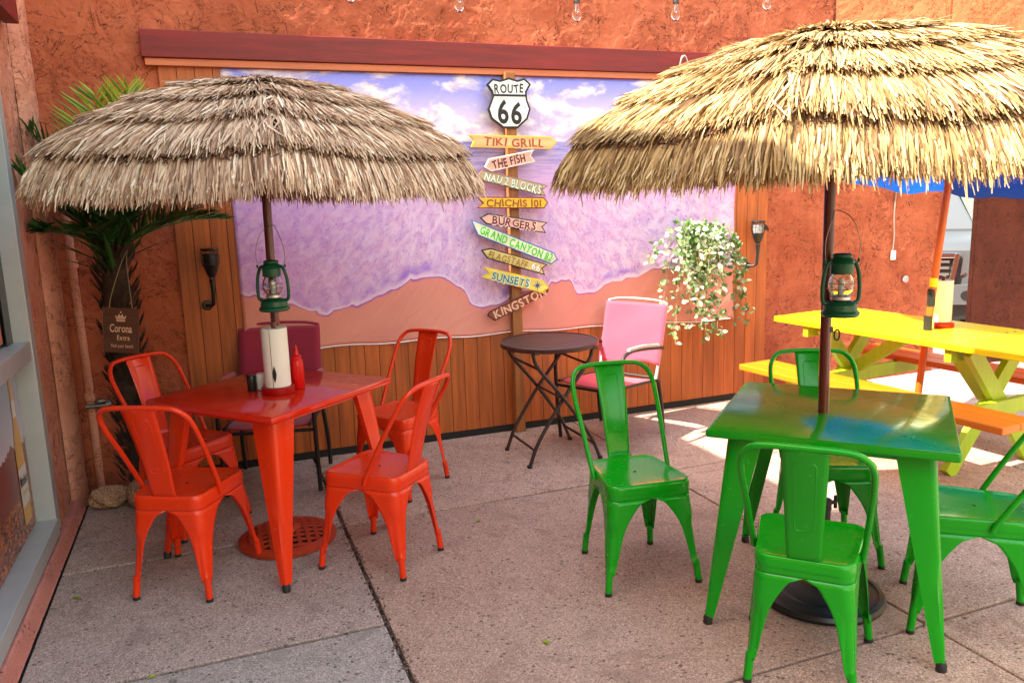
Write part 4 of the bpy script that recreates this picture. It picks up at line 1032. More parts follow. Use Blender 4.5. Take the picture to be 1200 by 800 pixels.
# ================================================================== LANTERNS
def lantern(label, pole, z0, side, towards, rz):
    """hurricane lantern hung on an umbrella pole; origin at its base"""
    f = Vector((CF.x, CF.y, 0)).normalized(); r = Vector((CR.x, CR.y, 0)).normalized()
    p = Vector((pole[0], pole[1], 0)) - f*towards + r*side
    k = thing('lantern', label, 'lantern', (p.x, p.y, z0), rz, 'lanterns hung on the umbrella poles')
    MB().lathe([(0.0, 0.0), (0.060, 0.0), (0.066, 0.006), (0.066, 0.014), (0.058, 0.022), (0.056, 0.042), (0.046, 0.052), (0.03, 0.056), (0.0, 0.057)], 28).build('fuel_tank', 'lantern', k, 35)
    MB().lathe([(0.026, 0.056), (0.034, 0.060), (0.034, 0.070), (0.020, 0.074), (0.0, 0.074)], 20).build('burner', 'silver', k, 40)
    MB().lathe([(0.028, 0.072), (0.040, 0.088), (0.044, 0.110), (0.041, 0.132), (0.031, 0.152), (0.029, 0.150), (0.039, 0.131), (0.042, 0.110), (0.038, 0.089), (0.026, 0.074)], 24, caps=False).build('glass_globe', 'glass', k, 60)
    MB().lathe([(0.0, 0.074), (0.011, 0.075), (0.011, 0.125), (0.006, 0.135), (0.0, 0.136)], 12).build('lamp_core', 'white', k, 50)
    MB().lathe([(0.034, 0.150), (0.040, 0.154), (0.040, 0.186), (0.044, 0.190), (0.040, 0.200), (0.030, 0.208), (0.033, 0.212), (0.033, 0.218), (0.026, 0.222), (0.0, 0.224)], 24).build('chimney_cap', 'lantern', k, 35)
    for s in (-1, 1):
        pts = spline([(s*0.050, 0, 0.045), (s*0.066, 0, 0.055), (s*0.069, 0, 0.10), (s*0.064, 0, 0.15), (s*0.052, 0, 0.186), (s*0.040, 0, 0.196)], 5)
        MB().tube(pts, 0.0075, 8).build('side_tube', 'lantern', k, 50)
        MB().tube([(s*0.062, 0, 0.19), (s*0.062, 0, 0.203)], 0.005, 8).build('bail_ear', 'lantern', k, 50)
    for z in (0.098, 0.118):
        MB().tube([(0.046*math.cos(a), 0.046*math.sin(a), z) for a in np.linspace(0, 2*math.pi, 24, endpoint=False)], 0.0011, 5, closed=True).build('guard_wire', 'wire', k)
    MB().tube([(-0.046, -0.01, 0.07), (0.0, -0.046, 0.10), (0.046, -0.01, 0.148)], 0.0011, 5).tube([(0.046, -0.01, 0.07), (0.0, -0.0465, 0.10), (-0.046, -0.01, 0.148)], 0.0011, 5).build('guard_wire', 'wire', k)
    MB().tube(spline([(-0.062, 0, 0.198), (-0.063, 0.0, 0.27), (-0.035, 0.012, 0.345), (0.0, towards*0.6, 0.372), (0.035, 0.012, 0.345), (0.063, 0.0, 0.27), (0.062, 0, 0.198)], 6), 0.0016, 5).build('bail_wire', 'wire', k)
    return k
lantern('green hurricane lantern on the pole over the red table', (0.245, 3.712), 1.125, 0.045, 0.095, R(-25))
lantern('green hurricane lantern on the pole over the green table', (2.118, 2.272), 1.130, 0.0, 0.095, R(-15))
# shackle on the green umbrella's pole
f = Vector((CF.x, CF.y, 0)).normalized(); r = Vector((CR.x, CR.y, 0)).normalized()
p = Vector((2.112, 2.274, 1.045)) + r*0.036 - f*0.006
sh_ = thing('pole_shackle', 'small black ring clip on the pole of the green table umbrella', 'clip', p, -YAW)
MB().tube([(0.010*math.cos(a), 0, 0.02*math.sin(a)) for a in np.linspace(0, 2*math.pi, 18, endpoint=False)], 0.0035, 6, closed=True).build('ring', 'black_iron', sh_, 60)
MB().lathe([(0.021, -0.006), (0.0225, -0.005), (0.0225, 0.012), (0.021, 0.013)], 16, (-0.036, 0.006, 0.018), caps=False).build('band', 'black_iron', sh_, 40)

# ================================================================== TABLE CONDIMENTS
def towel(label, x, y, z, mat, rz=0, h=0.262, rad=0.056):
    k = thing('paper_towel_holder', label, 'paper towels', (x, y, z), rz)
    MB().lathe([(0.0, 0.001), (0.072, 0.001), (0.074, 0.006), (0.074, 0.030), (0.070, 0.034), (0.0, 0.034)], 32).build('tray', 'tray', k, 40)
    MB().lathe([(0.019, 0.035), (rad, 0.035), (rad+0.001, 0.038), (rad+0.001, 0.035+h-0.003), (rad, 0.035+h), (0.019, 0.035+h), (0.019, 0.035)], 40, caps=False).build('towel_roll', mat, k, 40)
    MB().lathe([(0.010, 0.034), (0.010, 0.035+h+0.012), (0.014, 0.035+h+0.013), (0.014, 0.035+h+0.026), (0.0, 0.035+h+0.028)], 14).build('rod', 'pole', k, 40)
    a0 = -2.0
    pts = [(math.cos(a0)*(rad+0.0022), math.sin(a0)*(rad+0.0022), z_) for z_ in (0.036, 0.16, 0.034+h)]
    MB().tube(pts, 0.0009, 4).build('sheet_edge', 'lining' if mat == 'paper' else 'trim', k)
    return k
def roll_mark(k, rad):
    pts = []
    for a_, z_ in [(0, 0.135), (0.10, 0.115), (0.16, 0.095), (0.10, 0.075), (0, 0.058), (-0.10, 0.075), (-0.16, 0.095), (-0.10, 0.115)]:
        a = -1.85+a_; pts.append((math.cos(a)*(rad+0.0026), math.sin(a)*(rad+0.0026), z_))
    MB().add(pts, [tuple(range(8))]).build('printed_mark', 'ink', k)
twl = towel('white paper towel roll in a red tray on the red table', 0.242, 3.622, 0.750, 'paper')
roll_mark(twl, 0.056)
b = thing('ketchup_bottle', 'red squeeze ketchup bottle on the red table', 'bottle', (0.335, 3.672, 0.750))
MB().lathe([(0.0, 0.001), (0.026, 0.001), (0.029, 0.006), (0.029, 0.11), (0.026, 0.128), (0.021, 0.136), (0.0, 0.137)], 24).build('bottle_body', 'ketchup', b, 40)
MB().lathe([(0.022, 0.1375), (0.022, 0.150), (0.012, 0.157), (0.006, 0.185), (0.0035, 0.200), (0.0, 0.2005)], 18).build('nozzle_cap', 'ketchup', b, 40)
def shaker(label, x, y, z, mat, h=0.075):
    k = thing('shaker', label, 'shaker', (x, y, z))
    MB().lathe([(0.0, 0.001), (0.019, 0.001), (0.021, 0.004), (0.020, h*0.72), (0.0, h*0.725)], 18).build('shaker_body', mat, k, 40)
    MB().lathe([(0.0205, h*0.73), (0.0205, h*0.93), (0.017, h), (0.0, h+0.002)], 18).build('shaker_cap', mat, k, 40)
q = at_z(296, 458, 0.75); shaker('black pepper shaker on the red table', q.x, q.y, 0.750, 'black')
q = at_z(306.5, 456, 0.75); shaker('white salt shaker on the red table', q.x, q.y, 0.750, 'white')

# ================================================================== BISTRO TABLE
bt = thing('bistro_table', 'round dark brown slatted bistro table with crossed folding legs', 'table', (1.90, 4.36, 0), 0.0)
rad = 0.298; ns = 7; wsl = 2*(rad-0.012)/ns
for k in range(ns):
    y0 = -(rad-0.012)+k*wsl+0.002; y1 = y0+wsl-0.004; lo = []; hi = []
    for i in range(9):
        y = y0+(y1-y0)*i/8; hw = math.sqrt(max(0, (rad-0.011)**2-y*y)); lo.append((-hw, y, 0.706)); hi.append((hw, y, 0.706))
    MB().prism(lo+list(reversed(hi)), (0, 0, 0.014)).build('slat', 'slat', bt)
MB().lathe([(rad-0.010, 0.694), (rad+0.001, 0.694), (rad+0.004, 0.698), (rad+0.004, 0.720), (rad, 0.724), (rad-0.010, 0.7235)], 56, caps=False).build('rim_hoop', 'slat', bt, 40)
MB().b2(-0.20, -0.17, -0.25, 0.25, 0.690, 0.7055).b2(0.17, 0.20, -0.25, 0.25, 0.690, 0.7055).build('support_bar', 'dark_metal', bt)
for s, yy in ((1, 0.19), (-1, 0.215)):
    for e in (-1, 1):
        MB().tube(spline([(-s*0.225, e*yy, 0.012), (-s*0.16, e*yy, 0.16), (0.0, e*yy, 0.395), (s*0.165, e*yy, 0.60), (s*0.20, e*yy, 0.692)], 4), 0.0115, 8).build('leg', 'dark_metal', bt, 50)
        MB().lathe([(0.014, 0), (0.0155, 0.002), (0.0155, 0.016), (0.012, 0.018)], 10, (-s*0.228, e*yy, 0)).build('foot_cap', 'rubber', bt, 50)
    MB().tube([(-s*0.19, -yy, 0.10), (-s*0.19, yy, 0.10)], 0.008, 8).build('stretcher', 'dark_metal', bt, 50)
    MB().tube([(s*0.162, -yy, 0.595), (s*0.162, yy, 0.595)], 0.008, 8).build('stretcher', 'dark_metal', bt, 50)
MB().tube([(0, -0.225, 0.395), (0, 0.225, 0.395)], 0.007, 8).build('pivot_rod', 'dark_metal', bt, 50)

# ================================================================== SLING CHAIRS
def sling_chair(label, x, y, rz, cloth, upper, group, droop=0.0):
    k = thing('sling_chair', label, 'chair', (x, y, 0), rz, group); W = 0.238
    def rip(u, v): return 0.003*math.sin(5*u+4*v)*math.sin(math.pi*v) + 0.0025*math.sin(9*v-3*u)
    # back
    N, K = 18, 12; vs = []
    for i in range(N+1):
        v = i/N; z = 0.47+0.395*v; y0 = 0.235+0.105*v
        for j in range(K+1):
            u = -1+2*j/K; vs.append((u*(W+0.002), y0 - 0.013 + 0.018*(1-u*u) + (rip(u, v) if droop else 0.3*rip(u, v)), z + droop*0.02*math.sin(3*u)*(1-v)))
    me = bpy.data.meshes.new('back_sling'); me.from_pydata(vs, [], [(i*(K+1)+j, i*(K+1)+j+1, (i+1)*(K+1)+j+1, (i+1)*(K+1)+j) for i in range(N) for j in range(K)]); me.materials.append(M[cloth])
    o = finish('back_sling', me, k, 60); s_ = o.modifiers.new('t', 'SOLIDIFY'); s_.thickness = 0.004
    # seat
    vs = []
    for i in range(N+1):
        v = i/N; yy = -0.235+0.455*v
        for j in range(K+1):
            u = -1+2*j/K; vs.append((u*(W-0.020), yy, 0.415-0.035*v-0.014*(1-u*u) - 0.012*max(0, 0.15-v)/0.15))
    me = bpy.data.meshes.new('seat_sling'); me.from_pydata(vs, [], [(i*(K+1)+j, i*(K+1)+j+1, (i+1)*(K+1)+j+1, (i+1)*(K+1)+j) for i in range(N) for j in range(K)]); me.materials.append(M[cloth])
    o = finish('seat_sling', me, k, 60); s_ = o.modifiers.new('t', 'SOLIDIFY'); s_.thickness = 0.004
    for s in (-1, 1):
        xs = s*(W-0.012)
        MB().tube(spline([(xs, -0.245, 0.405), (xs, 0.0, 0.392), (xs, 0.225, 0.378)], 4), 0.0105, 8).build('seat_rail', 'black_iron', k, 50)
        MB().tube(spline([(xs, 0.205, 0.385), (xs, 0.232, 0.46), (xs, 0.295, 0.68), (xs, 0.345, 0.875)], 4), 0.0115, 8).build('back_post', upper, k, 50)
        xo = s*(W+0.016)
        MB().tube(spline([(xo, -0.205, 0.012), (xo, -0.225, 0.20), (xo, -0.245, 0.46), (xo, -0.225, 0.585), (xo, -0.15, 0.625), (xo, 0.0, 0.622), (xo, 0.20, 0.60), (xs+s*0.012, 0.272, 0.585)], 5), 0.0125, 8).build('front_leg_and_arm', 'black_iron', k, 50)
        MB().tube(spline([(xo, 0.262, 0.012), (xo, 0.235, 0.20), (xs+s*0.012, 0.218, 0.378)], 4), 0.0125, 8).build('rear_leg', 'black_iron', k, 50)
        if upper != 'black_iron':
            MB().tube(spline([(xo, -0.16, 0.640), (xo, 0.0, 0.6385), (xo, 0.19, 0.617)], 5), 0.0135, 8).build('arm_pad', upper, k, 50)
    MB().tube([(-(W+0.016), -0.240, 0.375), (W+0.016, -0.240, 0.375)], 0.010, 8).build('front_bar', 'black_iron', k, 50)
    MB().tube(spline([(-(W-0.012), 0.345, 0.870), (-0.15, 0.352, 0.884), (0, 0.355, 0.889), (0.15, 0.352, 0.884), (W-0.012, 0.345, 0.870)], 4), 0.0085, 8).build('top_bar', upper, k, 50)
    MB().tube([(-(W-0.012), 0.212, 0.392), (W-0.012, 0.212, 0.392)], 0.0085, 8).build('rear_bar', 'black_iron', k, 50)
    return k
sling_chair('pink fabric sling armchair between the bistro table and the hanging plant', 2.385, 4.50, -1.09, 'pink', 'white_frame', 'sling armchairs by the wall', 1.0)
sling_chair('maroon fabric sling chair behind the red table', 0.275, 4.575, -0.26, 'maroon', 'maroon', 'sling armchairs by the wall')

# ================================================================== PICNIC TABLE AND BLUE UMBRELLA
pt = thing('picnic_table', 'yellow picnic table with orange benches and lime crossed legs', 'picnic table', (3.99, 3.46, 0), 0.09)
for k in range(5):
    MB().box((-0.286+k*0.143, 0, 0.724), (0.139, 1.80, 0.036)).build('tabletop_plank', 'yellow', pt, bevel=0.004)
for s, mt in ((-1, 'orange'), (1, 'rust_orange')):
    for j in (0, 1): MB().box((s*(0.455+0.142*j), 0, 0.428), (0.138, 1.78, 0.038)).build('bench_plank', mt, pt, bevel=0.006)
for yy in (-0.42, 0.58):
    for s in (-1, 1):
        MB().beam((s*-0.33, yy+s*0.021, 0.008), (s*0.26, yy+s*0.021, 0.704), 0.04, 0.095).build('trestle_leg', 'lime', pt, bevel=0.003)
    MB().box((0, yy-0.062, 0.365), (1.20, 0.04, 0.085)).build('bench_bearer', 'lime', pt, bevel=0.003)
    MB().box((0, yy+0.063, 0.668), (0.66, 0.04, 0.072)).build('top_cleat', 'lime', pt, bevel=0.003)
for s in (-1, 1): MB().beam((0, s*0.12, 0.69), (0, 0.08+s*0.45, 0.40), 0.04, 0.08).build('diagonal_brace', 'lime', pt, bevel=0.003)
for yy in (-0.357, 0.643):
    for k in range(5):
        for e in (-0.035, 0.035): MB().lathe([(0.0075, 0.0), (0.0075, 0.002), (0.005, 0.0034), (0.0, 0.0036)], 10, (-0.286+k*0.143+e, yy, 0.742)).build('bolt_head', 'wire', pt, 40)
f2 = at_z(1072, 390, 0.745); pole_dir = Vector((0.075, -0.03, 1.0))
bu = thing('blue_umbrella', 'blue canvas umbrella on a leaning orange pole over the picnic table', 'umbrella', (3.86, 3.43, 0))
MB().tube([pole_dir*z for z in (0.01, 0.5, 1.0, 1.6, 2.19)], 0.020, 12).build('pole', 'orange_pole', bu, 50)
MB().lathe([(0.0225, 0), (0.0225, 0.05), (0.021, 0.051)], 14, tuple(pole_dir*1.0)).build('yellow_band', 'yellow', bu, 40)
MB().lathe([(0.0222, 0), (0.0222, 0.10), (0.021, 0.101)], 14, tuple(pole_dir*0.885)).build('steel_band', 'black_iron', bu, 40)
MB().lathe([(0.024, 0), (0.024, 0.085), (0.021, 0.086)], 14, tuple(pole_dir*0.745)).build('table_collar', 'black_iron', bu, 40)
def canopy():
    n, rings, hx = 8, 10, Vector((0.16, -0.06, 0)); out = []
    for i in range(rings+1):
        t_ = i/rings; ring = []
        for j in range(n*6):
            a = 2*math.pi*j/(n*6); d = (a % (2*math.pi/n))-math.pi/n
            r_ = 0.80*t_*(math.cos(math.pi/n)/math.cos(d))
            z = 2.165-0.40*t_**1.15 + 0.03*math.cos(d*n/2)*t_*-1
            if i == rings: r_ *= 0.995; z -= 0.14+0.012*math.sin(j*1.7)
            ring.append(Vector((r_*math.cos(a), r_*math.sin(a), z-0.16*r_*math.cos(a)))+hx)
        out.append(ring)
    return out
cr = canopy(); mb = MB().loft(cr, caps=False); o = mb.build('canopy', 'blue', bu, 50); s_ = o.modifiers.new('t', 'SOLIDIFY'); s_.thickness = 0.003
for k in range(8):
    pts = [cr[i][k*6] - Vector((0, 0, 0.012)) for i in range(1, 10)]
    MB().tube(pts, 0.007, 6).build('rib', 'orange_pole', bu, 50)
towel('cream paper towel roll in a red tray on the yellow picnic table', 4.075, 3.455, 0.7425, 'paper_yellow', 0.8, 0.245, 0.056)
shaker('pale cream shaker on the yellow picnic table', 3.955, 3.425, 0.7425, 'paper_yellow', 0.095)

# ================================================================== WALL TORCHES
def torch(label, loc, lean, grey_diffuser):
    k = thing('wall_torch', label, 'torch light', loc, 0, 'black wall torches'); 
    MB().lathe([(0.0, 0), (0.028, 0.0), (0.030, 0.006), (0.024, 0.016), (0.0, 0.018)], 18).build('wall_plate', 'black', k, 40)
    k.children[-1].rotation_euler = (R(90), 0, 0)
    MB().tube([(0, -0.014, 0), (0.02, -0.06, 0.0), (0.035, -0.075, 0.012), (0.040, -0.078, 0.10), (0.040, -0.078, 0.16)], [0.011, 0.010, 0.011, 0.012, 0.018], 10).build('stem', 'black', k, 50)
    c = Vector((0.040, -0.078, 0.165))
    MB().lathe([(0.016, 0.0), (0.030, 0.03), (0.043, 0.07), (0.046, 0.075), (0.046, 0.08)], 14, tuple(c)).build('cup', 'black', k, 40)
    MB().lathe([(0.0, 0.07), (0.035, 0.07), (0.041, 0.14), (0.0, 0.14)], 16, tuple(c)).build('diffuser', 'alu' if grey_diffuser else 'black', k, 40)  # diffuser is grey on one torch, black on the other
    for j in range(12):
        a = j*math.pi/6; MB().tube([c+Vector((0.044*math.cos(a), 0.044*math.sin(a), 0.076)), c+Vector((0.050*math.cos(a), 0.050*math.sin(a), 0.115)), c+Vector((0.046*math.cos(a), 0.046*math.sin(a), 0.155))], 0.0022, 5).build('cage_bar', 'black', k)
    for z, r_ in ((0.10, 0.0485), (0.13, 0.0485)): MB().tube([c+Vector((r_*math.cos(a), r_*math.sin(a), z)) for a in np.linspace(0, 2*math.pi, 20, endpoint=False)], 0.0016, 5, closed=True).build('cage_ring', 'black', k)
    MB().lathe([(0.0, 0.155), (0.048, 0.155), (0.052, 0.160), (0.050, 0.170), (0.0, 0.173)], 20, tuple(c)).build('top_cap', 'black', k, 40)
    return k
torch('black wall torch on the paneling between the palm and the mural', (-0.03, WALL-0.016, 1.02), 0, False)
tr_ = torch('black wall torch on the sunny paneling beside the hanging plant', (3.80, WALL-0.016, 1.03), 0, True)
o = MB().lathe([(0.0, 0), (0.026, 0.0), (0.028, 0.004), (0.026, 0.010), (0.0, 0.011)], 16, (0, 0, 0)).build('solar_panel', 'black', tr_, 40); o.location = (0.10, -0.085, 0.28); o.rotation_euler = (R(50), R(30), 0)

# ================================================================== LEAVES
def leaf_cloud(name, mat, parent, P, D, Nn, length, width, fold=0.25):
    """pointed leaves: positions P, directions D, normals Nn (arrays)"""
    D = D/np.linalg.norm(D, axis=1, keepdims=True); Sx = np.cross(D, Nn); Sx /= np.linalg.norm(Sx, axis=1, keepdims=True)+1e-9; Nn = np.cross(Sx, D)
    L = np.asarray(length)[:, None]; Wd = np.asarray(width)[:, None]
    shp = [(0, 0, 0), (0.30, 1, fold), (0.65, 0.8, fold*0.8), (1.0, 0, -0.1), (0.65, -0.8, fold*0.8), (0.30, -1, fold), (0.5, 0, 0)]
    V = np.stack([P + D*L*a + Sx*Wd*b + Nn*Wd*c_ for a, b, c_ in shp], 1)
    base = (np.arange(len(P))*7)[:, None]
    F = np.concatenate([base+np.array([[0, 1, 6]]), base+np.array([[1, 2, 6]]), base+np.array([[2, 3, 6]]), base+np.array([[3, 4, 6]]), base+np.array([[4, 5, 6]]), base+np.array([[5, 0, 6]])], 0)
    return tag(arrays(name, V.reshape(-1, 3), F, mat, parent), kind='stuff')

# a few fallen leaves on the slabs
for k, (lx, ly) in enumerate([(178, 793), (640, 752), (560, 610), (90, 700)]):
    p = at_z(lx, ly, 0.003); fl = MB(); a = k*1.9; L_, W_ = 0.028+0.006*k, 0.010
    sh_p = [(0, 0, 0), (0.3, 1, 0.3), (0.7, 0.7, 0.35), (1, 0, 0.05), (0.7, -0.7, 0.3), (0.3, -1, 0.2)]
    fl.add([(L_*(u-0.5)*math.cos(a)-W_*v*math.sin(a), L_*(u-0.5)*math.sin(a)+W_*v*math.cos(a), W_*h+0.001) for u, v, h in sh_p], [(0, 1, 2, 3), (0, 3, 4, 5)])
    o = fl.build('fallen_leaf', 'palm_leaf_young'); o.location = p
    tag(o, ['curled yellow leaf on the pale slab near the kerb', 'dry leaf on the brown slab before the green chair', 'dry leaf on the brown slab beside the red chair', 'dry leaf on the grey slab by the pink kerb'][k], 'leaf')

# hanging plant
hp = thing('hanging_plant', 'variegated trailing plant in a hanging basket against the mural edge', 'plant', (3.26, 4.76, 1.12))
MB().lathe([(0.0, -0.02), (0.060, -0.02), (0.085, 0.055), (0.10, 0.13), (0.104, 0.14), (0.094, 0.14), (0.09, 0.12), (0.0, 0.11)], 24).build('pot', 'terracotta', hp, 40)
for a in (0.5, 2.6, 4.7): MB().tube([(0.1*math.cos(a), 0.1*math.sin(a), 0.135), (0.03*math.cos(a), 0.03*math.sin(a), 0.55), (0.0, 0.0, 0.95)], 0.0012, 4).build('hanger_wire', 'wire', hp)
MB().tube(spline([(0, 0.19, 1.0), (0, 0.12, 1.03), (0, 0.03, 1.02), (0, 0.0, 0.95)], 5), 0.005, 6).build('ceiling_hook', 'wire', hp)
rg = np.random.default_rng(31); vines = MB(); P = []; D = []
for k in range(72):
    a = rg.uniform(0, 2*math.pi); out = rg.uniform(0.06, 0.36)*(1.0 if math.sin(a) < 0.2 else 0.45); rise = rg.uniform(0.05, 0.26)
    drop = rg.choice([0.12, 0.25, 0.40, 0.55, 0.60], p=[0.30, 0.24, 0.17, 0.16, 0.13])*rg.uniform(0.75, 1.2)
    dx_, dy_ = math.cos(a)*1.15, math.sin(a)*0.7
    p0 = Vector((dx_*0.05, dy_*0.05, 0.12)); p1 = Vector((dx_*out*0.6, dy_*out*0.6, 0.14+rise)); p2 = Vector((dx_*out, dy_*out, 0.08+rise*0.4)); p3 = Vector((dx_*out*1.05+rg.normal(0, 0.04), dy_*out+rg.normal(0, 0.02), 0.12-drop))
    if abs(p3.y) > 0.17: p3.y = 0.15*math.copysign(1, p3.y)
    pts = bez(p0, p1, p2, p3, 14); vines.tube(pts, 0.0016, 4, caps=False)
    for i in range(1, 15):
        for _ in range(rg.integers(1, 4) + (2 if drop > 0.3 and i > 8 else 0)):
            t0 = pts[i]; d = Vector((rg.normal(0, 1), rg.normal(0, 0.8), rg.normal(-0.2, 0.7)))
            P.append(t0 + d.normalized()*rg.uniform(0.006, 0.03)); D.append(d)
vines.build('vine', 'vine', hp)
P = np.array(P); D = np.array(D); Nn = np.stack([rg.normal(-0.3, 0.5, len(P)), rg.normal(-0.6, 0.4, len(P)), rg.normal(0.5, 0.4, len(P))], 1)
leaf_cloud('foliage', 'pothos', hp, P, D, Nn, rg.uniform(0.026, 0.055, len(P)), rg.uniform(0.010, 0.019, len(P)))

# palm in the corner
pm = thing('palm_tree', 'tall dark palm with feathered fronds in the wall corner', 'palm', (-0.46, 4.63, 0))
MB().tube(spline([(0.03, 0.02, 0), (0.02, 0.02, 0.4), (-0.02, 0.0, 0.9), (0.0, 0.0, 1.3), (0.02, 0, 1.42)], 8), [0.075-0.0008*i + 0.008*(i % 2) for i in range(33)], 12).build('trunk', 'palm_bark', pm, 70)
rg = np.random.default_rng(8)
hv = []; hd = []
for k in range(260):        # old leaf bases sheathing the trunk
    z = rg.uniform(0.1, 1.42); a = rg.uniform(0, 6.28); hv.append((0.065*math.cos(a), 0.065*math.sin(a), z)); hd.append((math.cos(a)*0.6, math.sin(a)*0.6, 0.9))
hv = np.array(hv); hd = np.array(hd); leaf_cloud('leaf_base_fibre', 'palm_bark', pm, hv, hd, np.stack([hd[:, 0], hd[:, 1], -0.5*np.ones(len(hd))], 1), rg.uniform(0.07, 0.13, len(hv)), rg.uniform(0.012, 0.024, len(hv)))
def frond(az, elev, length, droop, young, nl=26):
    d = Vector((math.cos(az), math.sin(az), 0)); pts = []
    for i in range(15):
        t_ = i/14; s_ = length*t_; ang_ = elev - droop*t_
        pts.append((pts[-1] + (d*math.cos(ang_) + Vector((0, 0, math.sin(ang_))))*(length/14)) if pts else Vector((0.02*d.x, 0.02*d.y, 1.38)))
    wl = lambda p: Vector((max(p.x, -0.30), min(p.y, 0.29), p.z))
    pts = [wl(p) for p in pts]
    fr_ = MB().tube(pts, [0.007*(1-0.8*i/14) for i in range(15)], 5).build('frond', 'palm_leaf_young' if young else 'palm_leaf', pm, 60)
    P, D, Nn, L, Wd = [], [], [], [], []
    for i in range(nl):
        t_ = 0.16+0.84*i/nl; f_ = t_*14; j = min(13, int(f_)); p = pts[j].lerp(pts[j+1], f_-j); dr = (pts[j+1]-pts[j]).normalized()
        up = Vector((0, 0, 1)); sd = dr.cross(up).normalized(); nn = sd.cross(dr)
        for s_ in (-1, 1):
            dd = (dr*0.75 + sd*s_*0.75 + nn*0.18 + Vector(rg.normal(0, 0.08, 3))).normalized()
            ll = length*(0.34*math.sin(math.pi*min(1, 0.15+0.85*t_))**0.7+0.06); tip = p + dd*ll
            if tip.y > 0.31: dd.y -= (tip.y-0.31)/ll; 
            if tip.x < -0.325: dd.x += (-0.325-tip.x)/ll
            P.append(p); D.append(dd); Nn.append(nn+Vector(rg.normal(0, 0.2, 3))); L.append(ll); Wd.append(0.0075+0.003*rg.random())
    leaf_cloud('leaflets', 'palm_leaf_young' if young else 'palm_leaf', fr_, np.array(P), np.array(D), np.array(Nn), np.array(L), np.array(Wd), 0.5)
for az, el, L, dr, yg in [(-100, 62, 0.70, 40, 0), (-60, 60, 0.72, 40, 0), (-20, 66, 0.74, 36, 1), (10, 72, 0.80, 26, 1), (-140, 60, 0.66, 45, 0), (-170, 60, 0.56, 45, 0), (30, 80, 0.80, 20, 1), (-45, 82, 0.84, 14, 1), (-10, 84, 0.86, 14, 1), (-80, 84, 0.80, 14, 1), (-150, 78, 0.70, 30, 0),
                          (-105, 40, 0.46, 50, 0), (-30, 40, 0.60, 44, 0), (6, 36, 0.60, 42, 0), (-150, 38, 0.48, 46, 0), (-65, 52, 0.50, 34, 0)]:
    frond(R(az+rg.uniform(-6, 6)), R(el), L, R(dr), yg)

sv = []; sd_ = []
for k in range(46):     # stiff spear leaves round the crown
    a = rg.uniform(0, 6.28); e_ = rg.uniform(0.35, 1.2); sv.append((0.03*math.cos(a), 0.03*math.sin(a), rg.uniform(1.22, 1.42))); sd_.append((math.cos(a)*math.cos(e_), math.sin(a)*math.cos(e_)*(0.7 if math.sin(a) > 0 else 1), math.sin(e_)))
sv = np.array(sv); sd_ = np.array(sd_)
leaf_cloud('spear_leaves', 'palm_leaf', pm, sv, sd_, np.stack([-sd_[:, 0], -sd_[:, 1], 1.2-sd_[:, 2]], 1), rg.uniform(0.20, 0.33, len(sv)), rg.uniform(0.010, 0.016, len(sv)), 0.4)

# hanging wooden beer sign
hs = thing('hanging_sign', 'small dark wooden beer sign hanging on cord from the palm', 'sign', (-0.445, 4.40, 0.985), R(-12))
hs.rotation_euler = (0, R(6), R(-12))
MB().b2(-0.085, 0.085, -0.006, 0.006, -0.115, 0.115).build('board', 'wood_sign', hs, bevel=0.002)
MB().b2(-0.0865, -0.0845, -0.0065, 0.0065, -0.116, 0.116).build('worn_edge', 'pt_bark', hs)
for s in (-1, 1): MB().tube(spline([(s*0.055, -0.003, 0.108), (s*0.045, 0.0, 0.18), (s*0.012, 0.05, 0.34), (0, 0.10, 0.40)], 4), 0.0022, 5).build('cord', 'vine', hs)
fy = -0.0075
lettering('lettering', 'Corona', (0.0, fy, 0.012), (1, 0, 0), (0, 0, 1), 0.105, 0.040, 'pt_peach', hs, 0.02, 0.03, 0.06, 1)
lettering('lettering', 'Extra', (0.012, fy, -0.036), (1, 0, 0), (0, 0, 1), 0.060, 0.026, 'pt_peach', hs, 0.015, 0.03, 0.06, 2)
lettering('lettering', 'Find your beach', (0.006, fy, -0.078), (1, 0, 0), (0, 0, 1), 0.105, 0.017, 'pt_peach', hs, 0.01, 0.06, 0.08, 3)
cw = MB()
cw.add([(x, fy, z) for x, z in [(-0.020, 0.046), (0.020, 0.046), (0.022, 0.056), (-0.022, 0.056)]], [(0, 1, 2, 3)])
cw.add([(x, fy, z) for x, z in [(-0.021, 0.058), (0.021, 0.058), (0.027, 0.078), (0.014, 0.070), (0.009, 0.086), (0.0, 0.074), (-0.009, 0.086), (-0.014, 0.070), (-0.027, 0.078)]], [tuple(range(9))])
cw.add([(0.004*math.cos(a)*1.0, fy, 0.093+0.005*math.sin(a)) for a in np.linspace(0, 6.28, 8, endpoint=False)], [tuple(range(8))])
cw.build('painted_crown', 'pt_peach', hs)

